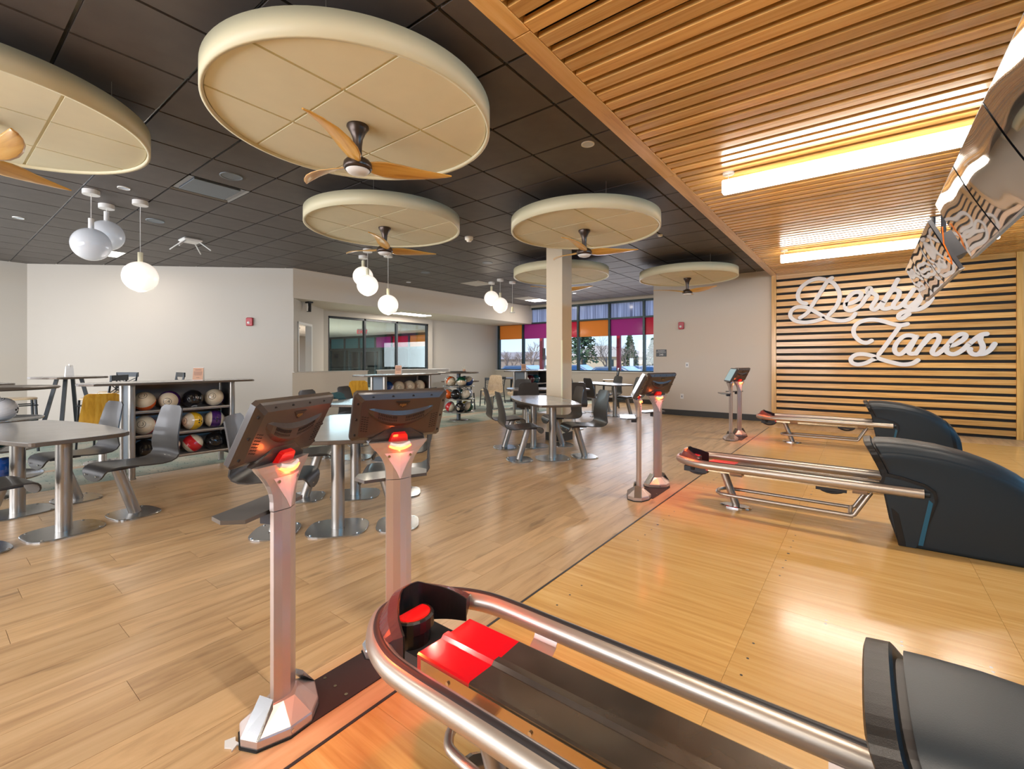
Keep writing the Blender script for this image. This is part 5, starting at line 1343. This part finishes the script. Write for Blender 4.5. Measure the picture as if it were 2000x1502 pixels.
def bare_tree(x, y, h, seed, l, bush=False):
    random.seed(seed); t = thing('bare_tree', l, 'tree', (x, y, -1.0), 0, 'leafless trees across the street')
    tr_, br = MB(), MB()
    def grow(p, d, L, r, lev, b):
        q = p + d * L; mid = p + d * L * .5 + Vector((random.uniform(-1, 1), random.uniform(-1, 1), 0)) * L * .06
        b.tube([p, mid, q], [r, r * .8, r * .6], 5 if lev < 2 else 3, cap=False)
        if lev >= 5: return
        for k in range(3):
            dd_ = (d + Vector((random.uniform(-1, 1), random.uniform(-.8, .8), random.uniform(-.25, .6))) * .85).normalized()
            grow(q if k else mid, dd_, L * random.uniform(.62, .82), r * .55, lev + 1, br)
    grow(Vector((0, 0, 0)), Vector((0, 0, 1)), h * .2, h * (.036 if bush else .024), 0, tr_)
    obj('trunk', tr_, bark, t); stuff(obj('branches', br, bark if not bush else M['twig'], t))
def pine(x, y, h, seed, l):
    random.seed(seed); t = thing('pine_tree', l, 'tree', (x, y, -1.0), 0, 'evergreens across the street')
    b = MB(); b.tube([(0, 0, 0), (0, 0, h * .95)], [h * .02, h * .005], 7); obj('trunk', b, bark, t)
    b = MB()
    for k in range(900):
        q = random.random() ** .8; z = h * (.18 + .80 * q); rr = h * .24 * (1 - q) ** .8 * random.uniform(.35, 1.1) + .05; a = random.uniform(0, 2 * PI)
        c = Vector((rr * math.cos(a), rr * math.sin(a), z - rr * .12)); s = h * .028
        v = [c + Vector((random.uniform(-1, 1), random.uniform(-1, 1), random.uniform(-.6, .6))) * s * 1.6 for _ in range(4)]
        b.add(v, [(0, 1, 2), (0, 2, 3), (0, 3, 1)])
    stuff(obj('foliage', b, M['needle'], t))
bare_tree(-47.0, 60, 7.0, 1, 'bare tree beyond the window nearest the cafe wall', True); bare_tree(-50.0, 66, 6.4, 2, 'bare bushy tree at the start of the windows', True)
bare_tree(-38.3, 55, 8.5, 3, 'tall bare tree to one side of the red post by the cabinet', True); bare_tree(-45.5, 62, 7.2, 12, 'bare tree in the middle of the first window', True)
bare_tree(-29.0, 60, 9.5, 4, 'tall bare tree in front of the tan building'); bare_tree(-25.3, 58, 7.5, 5, 'bare tree behind the second red post'); bare_tree(-36, 98, 9.5, 8, 'bare tree beyond the street sign')
pine(-38.5, 70, 11.5, 6, 'tall dark evergreen beside the pillar edge'); pine(-31.9, 75, 6.8, 7, 'dense evergreen between red post and beige wall'); pine(-26.0, 70, 5.8, 9, 'evergreen at the very end of the window'); pine(-45.2, 75, 8, 10, 'evergreen hidden just behind the pillar')
# ---- blue accent strip lamps above the far lane deck, out of view
for y in (1.0, 5.0, 9.0):
    t = thing('blue_strip_lamp', 'blue strip lamp over the lanes, out of view', 'lamp', (5.6, y, HW - .05), 0, 'blue strip lamps over the lanes'); b = MB(); b.box(-.05, .05, -1.2, 1.2, -.04, .03); obj('strip', b, emitm('blue_strip', (.1, .5, 1.), 3.), t)
    lamp('blue_strip_light', 'AREA', (5.55, y, HW - .1), 60, (.15, .55, 1.), .1, 2.4, rot=(0, R(50), 0))
